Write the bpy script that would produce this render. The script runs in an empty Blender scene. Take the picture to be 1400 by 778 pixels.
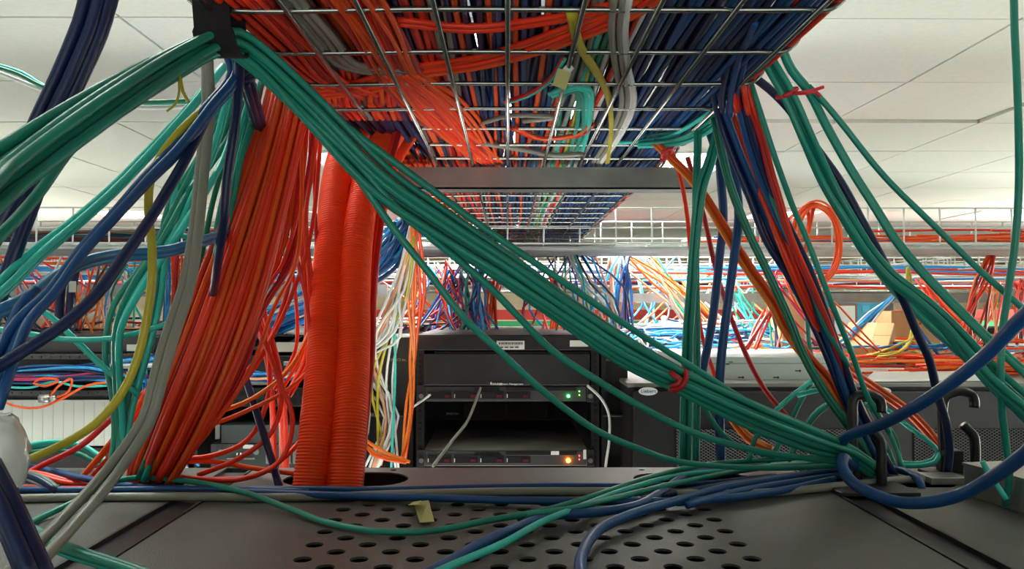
import bpy, math, random
from mathutils import Vector, Matrix, Euler

# ---------------------------------------------------------------- camera, world, lights, exposure
scene = bpy.context.scene
COL = scene.collection
F = 1089.0
CAMZ = 2.2
cam_d = bpy.data.cameras.new('camera')
cam = bpy.data.objects.new('camera', cam_d)
COL.objects.link(cam)
cam.location = (0, 0, CAMZ)
cam.rotation_euler = Euler((math.pi / 2 + math.atan(31 / F), 0, -6 / F), 'XYZ')
cam_d.sensor_width = 36.0
cam_d.lens = F / 1400 * 36.0
cam_d.clip_start = 0.02
cam_d.dof.use_dof = False
scene.camera = cam
vs = scene.view_settings
vs.view_transform = 'Standard'
vs.look = 'None'
vs.exposure = 0.02
vs.gamma = 1.0
vs.use_curve_mapping = False
world = bpy.data.worlds.new('room_air')
scene.world = world
world.use_nodes = True
world.node_tree.nodes['Background'].inputs[0].default_value = (0.9, 0.95, 1.0, 1)
world.node_tree.nodes['Background'].inputs[1].default_value = 0.35
LIGHT_NEAR = 20.0
LIGHT_FAR = 120.0
CEIL = 2.97
# recessed ceiling lights, some unseen ones added to brighten the room: (x centre, y centre, near?)  - laid out on the tile grid (tile lines x=-1.03+.6k, y=2.1+.6k)
TROFFERS = [(-0.73, 1.2, 1), (-0.13, 2.4, 0), (-0.13, 3.0, 0), (-0.13, 3.6, 0), (0.47, 3.0, 0), (0.47, 3.6, 0),  # unseen ones added to light aisle, rack top and middle distance
            (-1.93, 1.2, 1), (1.67, 1.2, 1), (-3.13, 1.2, 1), (2.87, 1.2, 1), (-0.73, -1.2, 1), (0.47, -1.2, 1), (2.27, -1.2, 1), (-2.53, -1.2, 1),
            (-0.73, 4.2, 0), (-0.13, 4.2, 0), (0.47, 4.2, 0), (1.07, 4.2, 0),
            (-3.13, 6.6, 0), (-1.33, 6.6, 0), (0.47, 6.6, 0), (2.27, 6.6, 0), (4.07, 6.6, 0), (-4.93, 6.6, 0),
            (-2.53, 9.0, 0), (-0.13, 9.0, 0), (2.27, 9.0, 0), (4.67, 9.0, 0), (-4.93, 9.0, 0),
            (-3.73, 3.6, 0), (4.07, 3.6, 0), (-4.93, 10.8, 0), (-2.53, 10.8, 0), (-0.13, 10.8, 0), (2.87, 10.8, 0), (5.27, 10.8, 0)]  # back row added to brighten the far wall

# added unseen fill lamps, standing in for light bounced off aisles and floor
def up_light(x, y, z, w, energy, aim, col):
    l = bpy.data.lights.new('fill_light', 'AREA'); l.shape = 'RECTANGLE'; l.size = w[0]; l.size_y = w[1]; l.energy = energy; l.color = col
    o = bpy.data.objects.new('fill_light', l); COL.objects.link(o); o.location = (x, y, z)
    o.rotation_euler = (Vector(aim) - Vector((x, y, z))).to_track_quat('-Z', 'Y').to_euler()
for sx in (-1, 1):
    up_light(sx * 2.3, .6, 1.6, (1.2, 1.2), 10, (sx * 1.0, 2.8, 2.97), (.97, 1, .92))
    up_light(sx * 3.9, 3.4, 1.7, (1.2, 1.2), 42, (sx * 1.8, 4.5, 2.97), (1, .96, .88))
    up_light(sx * 5.6, 5.5, 1.7, (1.2, 1.2), 150, (sx * 2.5, 7.5, 2.97), (1, .95, .86))
up_light(0, 1.6, .35, (1.6, .7), 32, (0, 1.75, 2.9), (1, .97, .9))  # added low in the aisle to light the tray from below
up_light(0, -1.4, 1.7, (2.5, 1.0), 15, (0, 2.2, 2.9), (.97, 1, .94))  # added behind the camera to brighten surfaces facing it
M3 = cam.rotation_euler.to_matrix()
def ray(px, py):
    return M3 @ Vector(((px - 700) / F, -(py - 389) / F, -1.0))
def P(px, py, D):                      # point of the room seen at (px, py) that stands D metres ahead
    d = ray(px, py)
    return Vector((0, 0, CAMZ)) + d * (D / d.y)
def Z(px, py, z):                      # point on a level surface at height z
    d = ray(px, py)
    return Vector((0, 0, CAMZ)) + d * ((z - CAMZ) / d.z)
RNG = random.Random(7)

# ---------------------------------------------------------------- materials
MATS = {}
def mat(name, col, rough=0.5, metal=0.0, noise=0.0, nscale=30.0, bump=0.0, bscale=200.0, emis=None, estr=0.0, trans=0.0, alpha=1.0, spec=0.5, coat=0.0):
    if name in MATS: return MATS[name]
    m = bpy.data.materials.new(name)
    m.use_nodes = True
    nt = m.node_tree
    b = nt.nodes['Principled BSDF']
    b.inputs['Base Color'].default_value = (*col, 1)
    b.inputs['Roughness'].default_value = rough
    b.inputs['Metallic'].default_value = metal
    b.inputs['Specular IOR Level'].default_value = spec
    b.inputs['Coat Weight'].default_value = coat
    if trans: b.inputs['Transmission Weight'].default_value = trans
    if alpha < 1: b.inputs['Alpha'].default_value = alpha
    if emis:
        b.inputs['Emission Color'].default_value = (*emis, 1)
        b.inputs['Emission Strength'].default_value = estr
    if noise or bump:
        tc = nt.nodes.new('ShaderNodeTexCoord')
    if noise:
        n = nt.nodes.new('ShaderNodeTexNoise'); n.inputs['Scale'].default_value = nscale; n.inputs['Detail'].default_value = 5
        r = nt.nodes.new('ShaderNodeValToRGB')
        r.color_ramp.elements[0].position = 0.3; r.color_ramp.elements[1].position = 0.7
        r.color_ramp.elements[0].color = (*[c * (1 - noise) for c in col], 1)
        r.color_ramp.elements[1].color = (*[min(1, c * (1 + noise)) for c in col], 1)
        nt.links.new(tc.outputs['Object'], n.inputs['Vector'])
        nt.links.new(n.outputs['Fac'], r.inputs['Fac'])
        nt.links.new(r.outputs['Color'], b.inputs['Base Color'])
    if bump:
        n2 = nt.nodes.new('ShaderNodeTexNoise'); n2.inputs['Scale'].default_value = bscale; n2.inputs['Detail'].default_value = 3
        bp = nt.nodes.new('ShaderNodeBump'); bp.inputs['Strength'].default_value = bump; bp.inputs['Distance'].default_value = 0.002
        nt.links.new(tc.outputs['Object'], n2.inputs['Vector'])
        nt.links.new(n2.outputs['Fac'], bp.inputs['Height'])
        nt.links.new(bp.outputs['Normal'], b.inputs['Normal'])
    MATS[name] = m
    return m
def cab(name, col, rough=0.38, noise=0.12): return mat('jacket_' + name, col, rough, noise=noise, nscale=9, bump=0.12, bscale=260, spec=0.45)
C = {
    'teal': cab('teal', (0.017, 0.28, 0.21)), 'cyan': cab('cyan', (0.04, 0.58, 0.50)), 'green': cab('green', (0.01, 0.16, 0.09)),
    'blue': cab('blue', (0.008, 0.070, 0.235)), 'sky': cab('sky', (0.03, 0.36, 0.82)), 'navy': cab('navy', (0.008, 0.019, 0.085)),
    'steel': cab('steel', (0.03, 0.20, 0.42)), 'orange': cab('orange', (0.88, 0.095, 0.010)), 'amber': cab('amber', (0.85, 0.20, 0.02)), 'red': cab('red', (0.50, 0.018, 0.02)),
    'vermilion': cab('vermilion', (0.85, 0.040, 0.010)), 'peach': cab('peach', (0.85, 0.38, 0.20)),
    'yellow': cab('yellow', (0.50, 0.42, 0.03)), 'grey': cab('grey', (0.27, 0.27, 0.23)), 'white': cab('white', (0.75, 0.76, 0.74)),
    'black': cab('black', (0.012, 0.012, 0.014)), 'purple': cab('purple', (0.13, 0.05, 0.30)), 'magenta': cab('magenta', (0.50, 0.02, 0.12)),
    'brown': cab('brown', (0.14, 0.06, 0.04)),
}
WIRE = mat('galvanised_wire', (0.38, 0.40, 0.38), 0.25, 0.95, noise=0.15, nscale=40)
FWIRE = mat('bright_zinc_wire', (0.72, 0.76, 0.74), 0.4, 0.4)
FSHEET = mat('pale_zinc_sheet', (0.50, 0.55, 0.53), 0.5, 0.3, noise=0.25, nscale=12)
STRUT = mat('zinc_strut', (0.30, 0.32, 0.31), 0.42, 0.8, noise=0.2, nscale=14)
RACKTOP = mat('rack_powder_coat', (0.088, 0.084, 0.076), 0.40, 0.0, noise=0.13, nscale=6, bump=0.35, bscale=900, spec=0.55)
BLACK = mat('black_powder_coat', (0.010, 0.010, 0.011), 0.45, noise=0.2, nscale=10, bump=0.2, bscale=700)
BLACK2 = mat('satin_black', (0.016, 0.016, 0.018), 0.35, noise=0.15, nscale=12)
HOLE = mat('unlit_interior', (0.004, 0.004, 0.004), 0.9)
DARKG = mat('charcoal_metal', (0.035, 0.036, 0.037), 0.42, 0.3, noise=0.25, nscale=8)
SILV = mat('brushed_steel', (0.42, 0.43, 0.42), 0.35, 0.85, noise=0.1, nscale=30)
LIDM = mat('scuffed_lid', (0.42, 0.42, 0.38), 0.5, 0.1, noise=0.45, nscale=5)
SRVW = mat('pale_zinc_steel', (0.50, 0.56, 0.54), 0.45, 0.25, noise=0.06, nscale=8)
TILE = mat('ceiling_tile', (0.78, 0.84, 0.75), 0.9, noise=0.03, nscale=60, bump=0.15, bscale=300)
SLOT = mat('tile_gap_shade', (0.20, 0.20, 0.18), 0.9)
WALLM = mat('beige_paint', (0.74, 0.63, 0.44), 0.8, noise=0.04, nscale=2)
FLOORM = mat('raised_floor', (0.68, 0.68, 0.64), 0.5, noise=0.1, nscale=2)
CARD = mat('cardboard', (0.55, 0.36, 0.17), 0.8, noise=0.08, nscale=12)
PAPER = mat('paper_label', (0.75, 0.75, 0.72), 0.7)
INK = mat('print_ink', (0.03, 0.03, 0.03), 0.7)
YTAG = mat('yellow_note', (0.52, 0.50, 0.20), 0.7)
TROFM_N = mat('diffuser_near', (0.9, 0.9, 0.9), 0.6, emis=(0.93, 1.0, 0.93), estr=LIGHT_NEAR)
TROFM_F = mat('diffuser_far', (0.9, 0.9, 0.9), 0.6, emis=(1.0, 0.97, 0.90), estr=LIGHT_FAR)
WHITEP = mat('white_plastic', (0.72, 0.76, 0.70), 0.5, noise=0.04, nscale=5)

# ---------------------------------------------------------------- mesh helpers
class MB:
    def __init__(s): s.v = []; s.f = []
    def box(s, x0, x1, y0, y1, z0, z1, m=None):
        n = len(s.v)
        c = [(x0, y0, z0), (x1, y0, z0), (x1, y1, z0), (x0, y1, z0), (x0, y0, z1), (x1, y0, z1), (x1, y1, z1), (x0, y1, z1)]
        if m is not None: c = [tuple(m @ Vector(p)) for p in c]
        s.v += c
        s.f += [tuple(n + i for i in q) for q in ((0, 3, 2, 1), (4, 5, 6, 7), (0, 1, 5, 4), (1, 2, 6, 5), (2, 3, 7, 6), (3, 0, 4, 7))]
    def tube(s, pts, r, sides=8, cap=True):
        """pts: Vectors; r: number or list"""
        n = len(s.v); N = len(pts)
        if N < 2: return
        t = [(pts[min(i + 1, N - 1)] - pts[max(i - 1, 0)]).normalized() for i in range(N)]
        ref = Vector((0, 0, 1)) if abs(t[0].z) < 0.9 else Vector((1, 0, 0))
        u = t[0].cross(ref).normalized()
        cs = [(math.cos(2 * math.pi * k / sides), math.sin(2 * math.pi * k / sides)) for k in range(sides)]
        for i in range(N):
            u = (u - t[i] * u.dot(t[i]))
            u = u.normalized() if u.length > 1e-9 else t[i].orthogonal().normalized()
            w = t[i].cross(u)
            rr = r[i] if isinstance(r, list) else r
            p = pts[i]
            for c, q in cs:
                s.v.append((p.x + rr * (u.x * c + w.x * q), p.y + rr * (u.y * c + w.y * q), p.z + rr * (u.z * c + w.z * q)))
        for i in range(N - 1):
            a = n + i * sides; b = a + sides
            for k in range(sides):
                k2 = (k + 1) % sides
                s.f.append((a + k, a + k2, b + k2, b + k))
        if cap:
            s.f.append(tuple(n + k for k in reversed(range(sides))))
            s.f.append(tuple(n + (N - 1) * sides + k for k in range(sides)))
    def disc(s, c, r, axis='y', sides=16, depth=0.002):
        d = {'x': Vector((depth, 0, 0)), 'y': Vector((0, depth, 0)), 'z': Vector((0, 0, depth))}[axis]
        s.tube([Vector(c), Vector(c) + d], r, sides)
    def mesh(s, name, m, smooth=False):
        me = bpy.data.meshes.new(name)
        me.from_pydata(s.v, [], s.f)
        if smooth: me.polygons.foreach_set('use_smooth', [True] * len(me.polygons))
        me.materials.append(m)
        return me
    def build(s, name, m, parent=None, smooth=False, bevel=0.0):
        o = bpy.data.objects.new(name, s.mesh(name, m, smooth))
        COL.objects.link(o)
        if parent is not None: o.parent = parent
        if bevel:
            b = o.modifiers.new('bevel', 'BEVEL'); b.width = bevel; b.segments = 2; b.limit_method = 'ANGLE'
        return o
def tag(o, label=None, cat=None, group=None, kind=None):
    if label: o['label'] = label
    if cat: o['category'] = cat
    if group: o['group'] = group
    if kind: o['kind'] = kind
    return o
def empty(name, label, cat, group=None):
    o = bpy.data.objects.new(name, None); COL.objects.link(o); o.empty_display_size = 0.05
    return tag(o, label, cat, group)
def struct(o): o['kind'] = 'structure'; return o
def copy_tree(o, loc, label=None):
    c = o.copy(); COL.objects.link(c); c.location = loc
    if label: c['label'] = label
    for ch in o.children:
        d = ch.copy(); COL.objects.link(d); d.parent = c
        for g in ch.children:
            e = g.copy(); COL.objects.link(e); e.parent = d
    return c
def text_mesh(txt, size, name, m, parent, loc, rot=(math.pi / 2, 0, 0), depth=0.0003, ital=0.0):
    cu = bpy.data.curves.new(name, 'FONT'); cu.body = txt; cu.size = size; cu.extrude = depth; cu.shear = ital
    t = bpy.data.objects.new('tmp', cu); COL.objects.link(t)
    dg = bpy.context.evaluated_depsgraph_get()
    me = bpy.data.meshes.new_from_object(t.evaluated_get(dg))
    bpy.data.objects.remove(t)
    me.materials.clear(); me.materials.append(m)
    o = bpy.data.objects.new(name, me); COL.objects.link(o)
    o.location = loc; o.rotation_euler = rot
    if parent is not None: o.parent = parent
    return o
def plate_with_holes(name, outer, holes, thick, z, m, parent):
    cu = bpy.data.curves.new(name, 'CURVE'); cu.dimensions = '2D'; cu.fill_mode = 'BOTH'; cu.extrude = thick / 2
    for poly in [outer] + holes:
        sp = cu.splines.new('POLY'); sp.points.add(len(poly) - 1)
        for i, p in enumerate(poly): sp.points[i].co = (p[0], p[1], 0, 1)
        sp.use_cyclic_u = True
    t = bpy.data.objects.new('tmp', cu); COL.objects.link(t)
    dg = bpy.context.evaluated_depsgraph_get()
    me = bpy.data.meshes.new_from_object(t.evaluated_get(dg))
    bpy.data.objects.remove(t)
    me.materials.clear(); me.materials.append(m)
    o = bpy.data.objects.new(name, me); COL.objects.link(o); o.location = (0, 0, z)
    if parent is not None: o.parent = parent
    return o
def circ(x, y, r, n=18): return [(x + r * math.cos(2 * math.pi * k / n), y + r * math.sin(2 * math.pi * k / n)) for k in range(n)]
def slot(x, y, w, h, n=10):
    r = h / 2; out = []
    for k in range(n + 1):
        a = -math.pi / 2 + math.pi * k / n; out.append((x + w / 2 - r + r * math.cos(a), y + r * math.sin(a)))
    for k in range(n + 1):
        a = math.pi / 2 + math.pi * k / n; out.append((x - w / 2 + r + r * math.cos(a), y + r * math.sin(a)))
    return out

def spline(cp, step):
    """Catmull-Rom through control points (tuples of floats, first three a point)."""
    n = len(cp); out = []
    if n == 2: cp = [cp[0], tuple((a + b) / 2 for a, b in zip(cp[0], cp[1])), cp[1]]; n = 3
    for i in range(n - 1):
        p0 = cp[i - 1] if i else tuple(2 * a - b for a, b in zip(cp[0], cp[1]))
        p1, p2 = cp[i], cp[i + 1]
        p3 = cp[i + 2] if i + 2 < n else tuple(2 * a - b for a, b in zip(cp[-1], cp[-2]))
        L = math.dist(p1[:3], p2[:3]); k = max(2, min(40, int(L / step) + 1))
        # centripetal-ish tangents
        d0 = max(1e-4, math.dist(p0[:3], p1[:3])) ** .5; d1 = max(1e-4, L) ** .5; d2 = max(1e-4, math.dist(p2[:3], p3[:3])) ** .5
        def tang(a, b, c, da, db): return [(b[j] - a[j]) / da - (c[j] - a[j]) / (da + db) + (c[j] - b[j]) / db for j in range(len(a))]
        m1 = [x * d1 for x in tang(p0, p1, p2, d0, d1)]
        m2 = [x * d1 for x in tang(p1, p2, p3, d1, d2)]
        for q in range(k):
            t = q / k; t2 = t * t; t3 = t2 * t
            out.append(tuple((2 * t3 - 3 * t2 + 1) * p1[j] + (t3 - 2 * t2 + t) * m1[j] + (-2 * t3 + 3 * t2) * p2[j] + (t3 - t2) * m2[j] for j in range(len(p1))))
    out.append(cp[-1])
    return out
def to_world(pts, rad):
    out = []
    for p in pts:
        w = p[0] if isinstance(p[0], Vector) else P(p[0], p[1], p[2])
        if isinstance(p[0], Vector): rr = p[1] if len(p) > 1 else rad
        else: rr = p[3] if len(p) > 3 else rad
        out.append((w.x, w.y, w.z, rr))
    return out
N_CABLES = [0]
def cable(pts, col, r=0.003, label=None, group=None, name='network_cable', cat='cable', sides=8, step=0.012, kind=None):
    """one cable through points: (px, py, D) or (Vector,)"""
    if name == 'hanging_cable' and col in ('orange', 'amber', 'vermilion', 'peach', 'red'): name = 'fibre_cable'
    cp = to_world(pts, r)
    s = spline(cp, step)
    mb = MB(); mb.tube([Vector(p[:3]) for p in s], r, sides)
    o = mb.build(name, C[col], smooth=True)
    N_CABLES[0] += 1
    return tag(o, label, cat, group, kind)
def bundle(pts, n, col, r, rad, label, group, name='network_cable', seed=1, twist=0.6, wob=0.3, sides=8, step=0.012, flat=1.0, flatu=1.0, minz=None):
    """n separate cables following one course, spread over a round (or flattened) section whose radius may change along the way"""
    cp = to_world(pts, rad)
    s = spline(cp, step)
    N = len(s); pv = [Vector(p[:3]) for p in s]
    rg = random.Random(seed * 31 + n)
    T = [(pv[min(i + 1, N - 1)] - pv[max(i - 1, 0)]).normalized() for i in range(N)]
    ref = Vector((0, 1, 0))
    frames = []
    u = T[0].cross(ref if abs(T[0].dot(ref)) < 0.97 else Vector((1, 0, 0))).normalized()   # u across the view, w in depth, carried along the course
    for t in T:
        u = (u - t * u.dot(t)).normalized(); w = u.cross(t).normalized()
        frames.append((u, w))
    cols = col if isinstance(col, (list, tuple)) else [col]
    arc = [0.0]
    for i in range(1, N): arc.append(arc[-1] + (pv[i] - pv[i - 1]).length)
    res = []
    for k in range(n):
        q = math.sqrt((k + 0.5) / n); a0 = k * 2.39996 + rg.random() * 0.5
        f1, f2, ph1, ph2 = rg.uniform(2.5, 6), rg.uniform(2.5, 6), rg.random() * 6.28, rg.random() * 6.28
        path = []
        for i in range(N):
            R = s[i][3]; a = a0 + twist * arc[i] * 3
            x = (q * math.cos(a) + wob * math.sin(f1 * arc[i] * 2 + ph1) * 0.6) * flatu
            y = q * math.sin(a) * flat + wob * math.sin(f2 * arc[i] * 2 + ph2) * 0.6 * flat
            p = pv[i] + frames[i][0] * (x * R) + frames[i][1] * (y * R)
            if minz is not None: p.z = max(p.z, minz + r)
            path.append(p)
        mb = MB(); mb.tube(path, r, sides)
        o = mb.build(name, C[cols[k % len(cols)]], smooth=True)
        N_CABLES[0] += 1
        lab = label.replace('{c}', COLNAME[cols[k % len(cols)]])
        res.append(tag(o, lab, 'cable', group))
    return res
COLNAME = {'teal': 'teal', 'cyan': 'aqua', 'green': 'dark green', 'blue': 'blue', 'sky': 'bright blue', 'steel': 'steel blue', 'navy': 'navy blue', 'orange': 'orange', 'amber': 'amber orange',
           'red': 'red', 'vermilion': 'red-orange', 'peach': 'pale orange', 'yellow': 'yellow', 'grey': 'grey', 'white': 'white', 'black': 'black', 'purple': 'purple',
           'magenta': 'magenta', 'brown': 'brown'}

# ---------------------------------------------------------------- the room
mb = MB(); mb.box(-8, 8, -4, 12, -0.05, 0); struct(mb.build('floor', FLOORM))
mb = MB(); mb.box(-8, 8, 12, 12.1, 0, 3.2); struct(mb.build('wall_back', WALLM))
mb = MB(); mb.box(-8, 8, -4.1, -4, 0, 3.2); struct(mb.build('wall_front', WALLM))
mb = MB(); mb.box(-8.1, -8, -4, 12, 0, 3.2); struct(mb.build('wall_left', WALLM))
mb = MB(); mb.box(8, 8.1, -4, 12, 0, 3.2); struct(mb.build('wall_right', WALLM))
mb = MB(); mb.box(-8, 8, -4, 12, CEIL + 0.05, CEIL + 0.08); struct(mb.build('trim_1', SLOT))  # dark sheet whose tone gives the tile gaps their shadow lines
mb = MB()
X0, Y0, TS = -1.03, 2.1, 0.6
troff = {(round((x - X0 - .3) / TS), round((y - Y0 - .3) / TS)) for x, y, k in TROFFERS}
for i in range(-12, 15):
    for j in range(-10, 17):
        if (i, j) in troff: continue
        x, y = X0 + i * TS, Y0 + j * TS
        g = 0.004
        if x < -8 or x + TS > 8 or y + TS > 12: continue
        dz = RNG.choice([0, 0, 0, 0.001, 0.002])
        tilt = None
        if (i, j) in ((3, 1), (4, 1)): tilt = Matrix.Translation((x, y, CEIL)) @ Matrix.Rotation(math.radians(1.3), 4, 'X') @ Matrix.Translation((-x, -y, -CEIL)); dz = 0
        mb.box(x + g, x + TS - g, y + g, y + TS - g, CEIL - dz, CEIL + 0.015, tilt)
struct(mb.build('ceiling', TILE))
def troffer(x, y, near, label):
    t = empty('ceiling_light', label, 'ceiling light', 'recessed ceiling lights over the room')
    t.location = (x, y, CEIL)
    m = MB(); a = .29
    for q in ((-.297, .297, -.297, -.27), (-.297, .297, .27, .297), (-.297, -.27, -.27, .27), (.27, .297, -.27, .27)): m.box(*q, -.006, .02)
    m.build('frame', WHITEP, t)
    m = MB(); m.box(-.27, .27, -.27, .27, .040, .046)
    m.build('diffuser', TROFM_N if near else TROFM_F, t)
    m = MB()
    for k in range(-5, 6):
        m.box(k * .049 - .0008, k * .049 + .0008, -.27, .27, -.003, .030)
        m.box(-.27, .27, k * .049 - .0008, k * .049 + .0008, -.003, .030)
    for q in ((-.27, -.268, -.27, .27), (.268, .27, -.27, .27), (-.27, .27, -.27, -.268), (-.27, .27, .268, .27)): m.box(*q, -.003, .04)
    m.build('louver', SILV, t)
for x, y, near in TROFFERS:
    troffer(x, y, near, 'bright square louvred light set in the white tile ceiling')

# ---------------------------------------------------------------- near racks (their tops fill the bottom of the picture)
ZT = 2.0
def near_rack(x0, x1, label, holes):
    t = empty('server_rack', label, 'server rack')
    y0, y1 = 0.30, 1.0
    plate_with_holes('top_panel', [(x0, y0), (x1, y0), (x1, y1), (x0, y1)], holes, 0.002, ZT - 0.001, RACKTOP, t)
    m = MB(); m.box(x0 + .002, x0 + .02, y0, y1, 0.03, ZT - .0025); m.build('side_panel', BLACK, t)
    m = MB(); m.box(x1 - .02, x1 - .002, y0, y1, 0.03, ZT - .0025); m.build('side_panel', BLACK, t)
    m = MB(); m.box(x0 + .02, x1 - .02, y0, y0 + .02, 0.03, ZT - .0025); m.build('door', BLACK, t)
    m = MB(); m.box(x0 + .02, x1 - .02, y1 - .02, y1, 0.03, ZT - .0025); m.build('door', BLACK, t)
    m = MB(); m.box(x0 + .02, x1 - .02, y0 + .02, y1 - .02, ZT - .15, ZT - .14); m.build('dark_backing', HOLE, t)  # near-black sheet below the top, standing in for shade inside the rack
    m = MB(); m.box(x0, x1, y0, y1, 0, .03); m.build('base', BLACK, t)
    return t
holes = []
for k in range(-6, 7):                  # staggered ventilation holes
    for mm in range(-9, 5):
        yy = .7164 + k * .0195; xx = .1498 + mm * .0446 + (0 if k % 2 == 0 else .0223) - .0223 * 0
        if -.168 < xx < .203 and .59 < yy < .835: holes.append(circ(xx, yy, .0076))
for k in range(7, 12):
    pass
holes += [slot(-.188, .935, .145, .075), slot(.217, .935, .14, .06), circ(.165, .985, .004), circ(-.14, .985, .004)]
near_rack(-.312, .35, 'charcoal rack with perforated top under the wire tray, centre foreground', holes)
near_rack(-1.0, -.35, 'charcoal rack with plain top left of the foreground rack', [slot(-.432, .895, .15, .10)])
near_rack(.388, 1.05, 'charcoal rack with plain top right of the foreground rack', [slot(.47, .905, .07, .035)])
def strip(x0, x1, label):
    m = MB(); m.box(x0 + .001, x1 - .001, .30, .985, ZT - .02, ZT - .003)
    m.box(x0 + .001, x0 + .004, .30, .985, ZT - .003, ZT + .001); m.box(x1 - .004, x1 - .001, .30, .985, ZT - .003, ZT + .001)
    tag(m.build('filler_strip', BLACK2), label, 'filler strip')
strip(-.35, -.312, 'black rubber strip closing the gap between left and centre rack tops')
strip(.35, .388, 'black rubber strip closing the gap right of the centre rack top')
# folded grey tray lying on the right-hand rack
t = empty('metal_box', 'low grey steel box lying on the rack top at the right edge', 'metal box')
a = Z(1318, 677, ZT); b2 = Z(1400, 703, ZT)
m = MB()
ang = math.atan2(b2.y - a.y, b2.x - a.x)
T = Matrix.Translation((a.x, a.y, ZT)) @ Matrix.Rotation(ang, 4, 'Z')
m.box(0, .26, 0, .13, 0, .032, T); m.build('casing', SILV, t, bevel=.001)
m = MB(); m.box(-.001, .261, -.001, .131, .032, .0345, T); m.build('lid', SILV, t)
# plates and bracket feet under the cable hooks
def hook(label, up, low, foot, gus=None):
    t = empty('cable_hook', label, 'cable hook', None)
    def rod(pts, nm, r=.0056):
        s = spline([tuple(p) + (0,) for p in pts], .003)
        m = MB(); m.tube([Vector(q[:3]) for q in s], r, 12); m.build(nm, BLACK2, t, smooth=True)
    rod(up, 'upper_arm'); rod(low, 'lower_arm')
    x0, x1, y0, y1 = foot
    m = MB(); m.box(x0, x1, y0, y1, ZT, ZT + .004); m.build('base_plate', BLACK, t, bevel=.0008)
    if gus:
        m = MB(); m.box(*gus); m.build('gusset', BLACK, t, bevel=.001)
D1 = .905
def HP(l, D): return [P(x, y, D) for x, y in l]
hook('black open ring hook gathering the teal cables on the rack top',
     HP([(1174, 656), (1171, 635), (1166, 610), (1166, 575), (1166, 552), (1169, 543), (1178, 540), (1192, 541), (1201, 545), (1205, 554), (1205, 564)], D1),
     HP([(1190, 588), (1196, 594), (1203, 603), (1205, 615), (1205, 640), (1206, 664)], .885), (.352, .437, .845, .925))
hook('black open ring hook nearer the right edge holding one navy cable',
     HP([(1290, 646), (1290, 620), (1289, 580), (1289, 555), (1292, 544), (1302, 538), (1318, 536), (1328, 540), (1332, 548), (1332, 557)], .955),
     HP([(1317, 581), (1323, 587), (1331, 596), (1333, 610), (1333, 636)], .95), (.500, .585, .925, .975),
     (.517, .54, .945, .965, ZT + .004, ZT + .03))
m = MB(); q = Z(1290, 660, ZT); m.box(q.x - .02, q.x + .022, q.y - .012, q.y + .02, ZT, ZT + .008)
tag(m.build('steel_plate', SILV, bevel=.0008), 'small shiny steel plate in front of the right-hand hook', 'plate')

# ---------------------------------------------------------------- the main wire tray overhead
TZ = 2.424
def wire_box_tray(name, label, x_wires, y_start, y_end, cut=None, zz=TZ, side=.055):
    t = empty(name, label, 'cable tray')
    return t
tray = empty('wire_mesh_tray', 'large wire mesh cable tray overhead packed with orange and navy cables', 'cable tray')
XW = [-.221, -.165, -.110, -.054, 0.0, .056, .112, .170, .232]
def bar(mb, a, b, r=.0022, sides=6): mb.tube([Vector(a), Vector(b)], r, sides)
for k, x in enumerate(XW):
    m = MB()
    if k < 2:
        bar(m, (x, .2, TZ - .003), (x, .93, TZ - .003)); m.build('long_wire', WIRE, tray, smooth=True)
        m = MB(); bar(m, (x, 1.27, TZ - .003), (x, 3.6, TZ - .003))
    else: bar(m, (x, .2, TZ - .003), (x, 3.6, TZ - .003))
    m.build('long_wire', WIRE, tray, smooth=True)
yk = .195
ylist = []
while yk < 3.6: ylist.append(yk); yk += .1
for y in ylist:
    m = MB()
    xl = -.235 if not (.93 < y < 1.27) else -.112
    pts = [(xl, y, TZ + .001, 0)] if xl > -.2 else [(-.245, y, TZ + .05, 0), (-.245, y, TZ + .02, 0), (-.238, y, TZ + .006, 0), (-.225, y, TZ + .001, 0)]
    pts += [(-.05, y, TZ + .001, 0), (.22, y, TZ + .001, 0), (.245, y, TZ + .002, 0), (.256, y, TZ + .012, 0), (.258, y, TZ + .03, 0), (.258, y, TZ + .055, 0)]
    s = spline(pts, .006); m.tube([Vector(q[:3]) for q in s], .0023, 6)
    m.build('cross_wire', WIRE, tray, smooth=True)
for x, z in ((-.248, TZ + .05), (.261, TZ + .055)):
    m = MB()
    if x < 0:
        bar(m, (x, .2, z), (x, .93, z)); m.build('rim_wire', WIRE, tray, smooth=True); m = MB(); bar(m, (x, 1.27, z), (x, 3.6, z))
    else: bar(m, (x, .2, z), (x, 3.6, z))
    m.build('rim_wire', WIRE, tray, smooth=True)
# support struts below the tray
def strut(y, x0, x1, z1, h=.034, label=''):
    m = MB(); m.box(x0, x1, y, y + .0025, z1 - h, z1); m.box(x0, x1, y + .0385, y + .041, z1 - h, z1); m.box(x0, x1, y, y + .041, z1 - h, z1 - h + .0025)
    m.box(x0, x1, y + .0025, y + .01, z1 - .0025, z1); m.box(x0, x1, y + .031, y + .0385, z1 - .0025, z1)
    tag(m.build('support_strut', STRUT), label, 'support strut')
strut(1.235, -.19, .31, TZ - .006, label='zinc support strut crossing under the near wire tray')
strut(2.9, -.35, .33, TZ - .006, label='zinc support strut under the far end of the overhead tray')
# hangers from the ceiling for the strut
for x, y in ((.30, 1.255), (-.185, 1.255), (-.345, 2.92), (.32, 2.92)):
    m = MB(); m.tube([Vector((x, y, TZ - .03)), Vector((x, y, CEIL))], .004, 8)
    tag(m.build('threaded_rod', WIRE, smooth=True), 'thin threaded rod hanging a strut from the ceiling', 'rod', 'threaded hanger rods')
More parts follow.
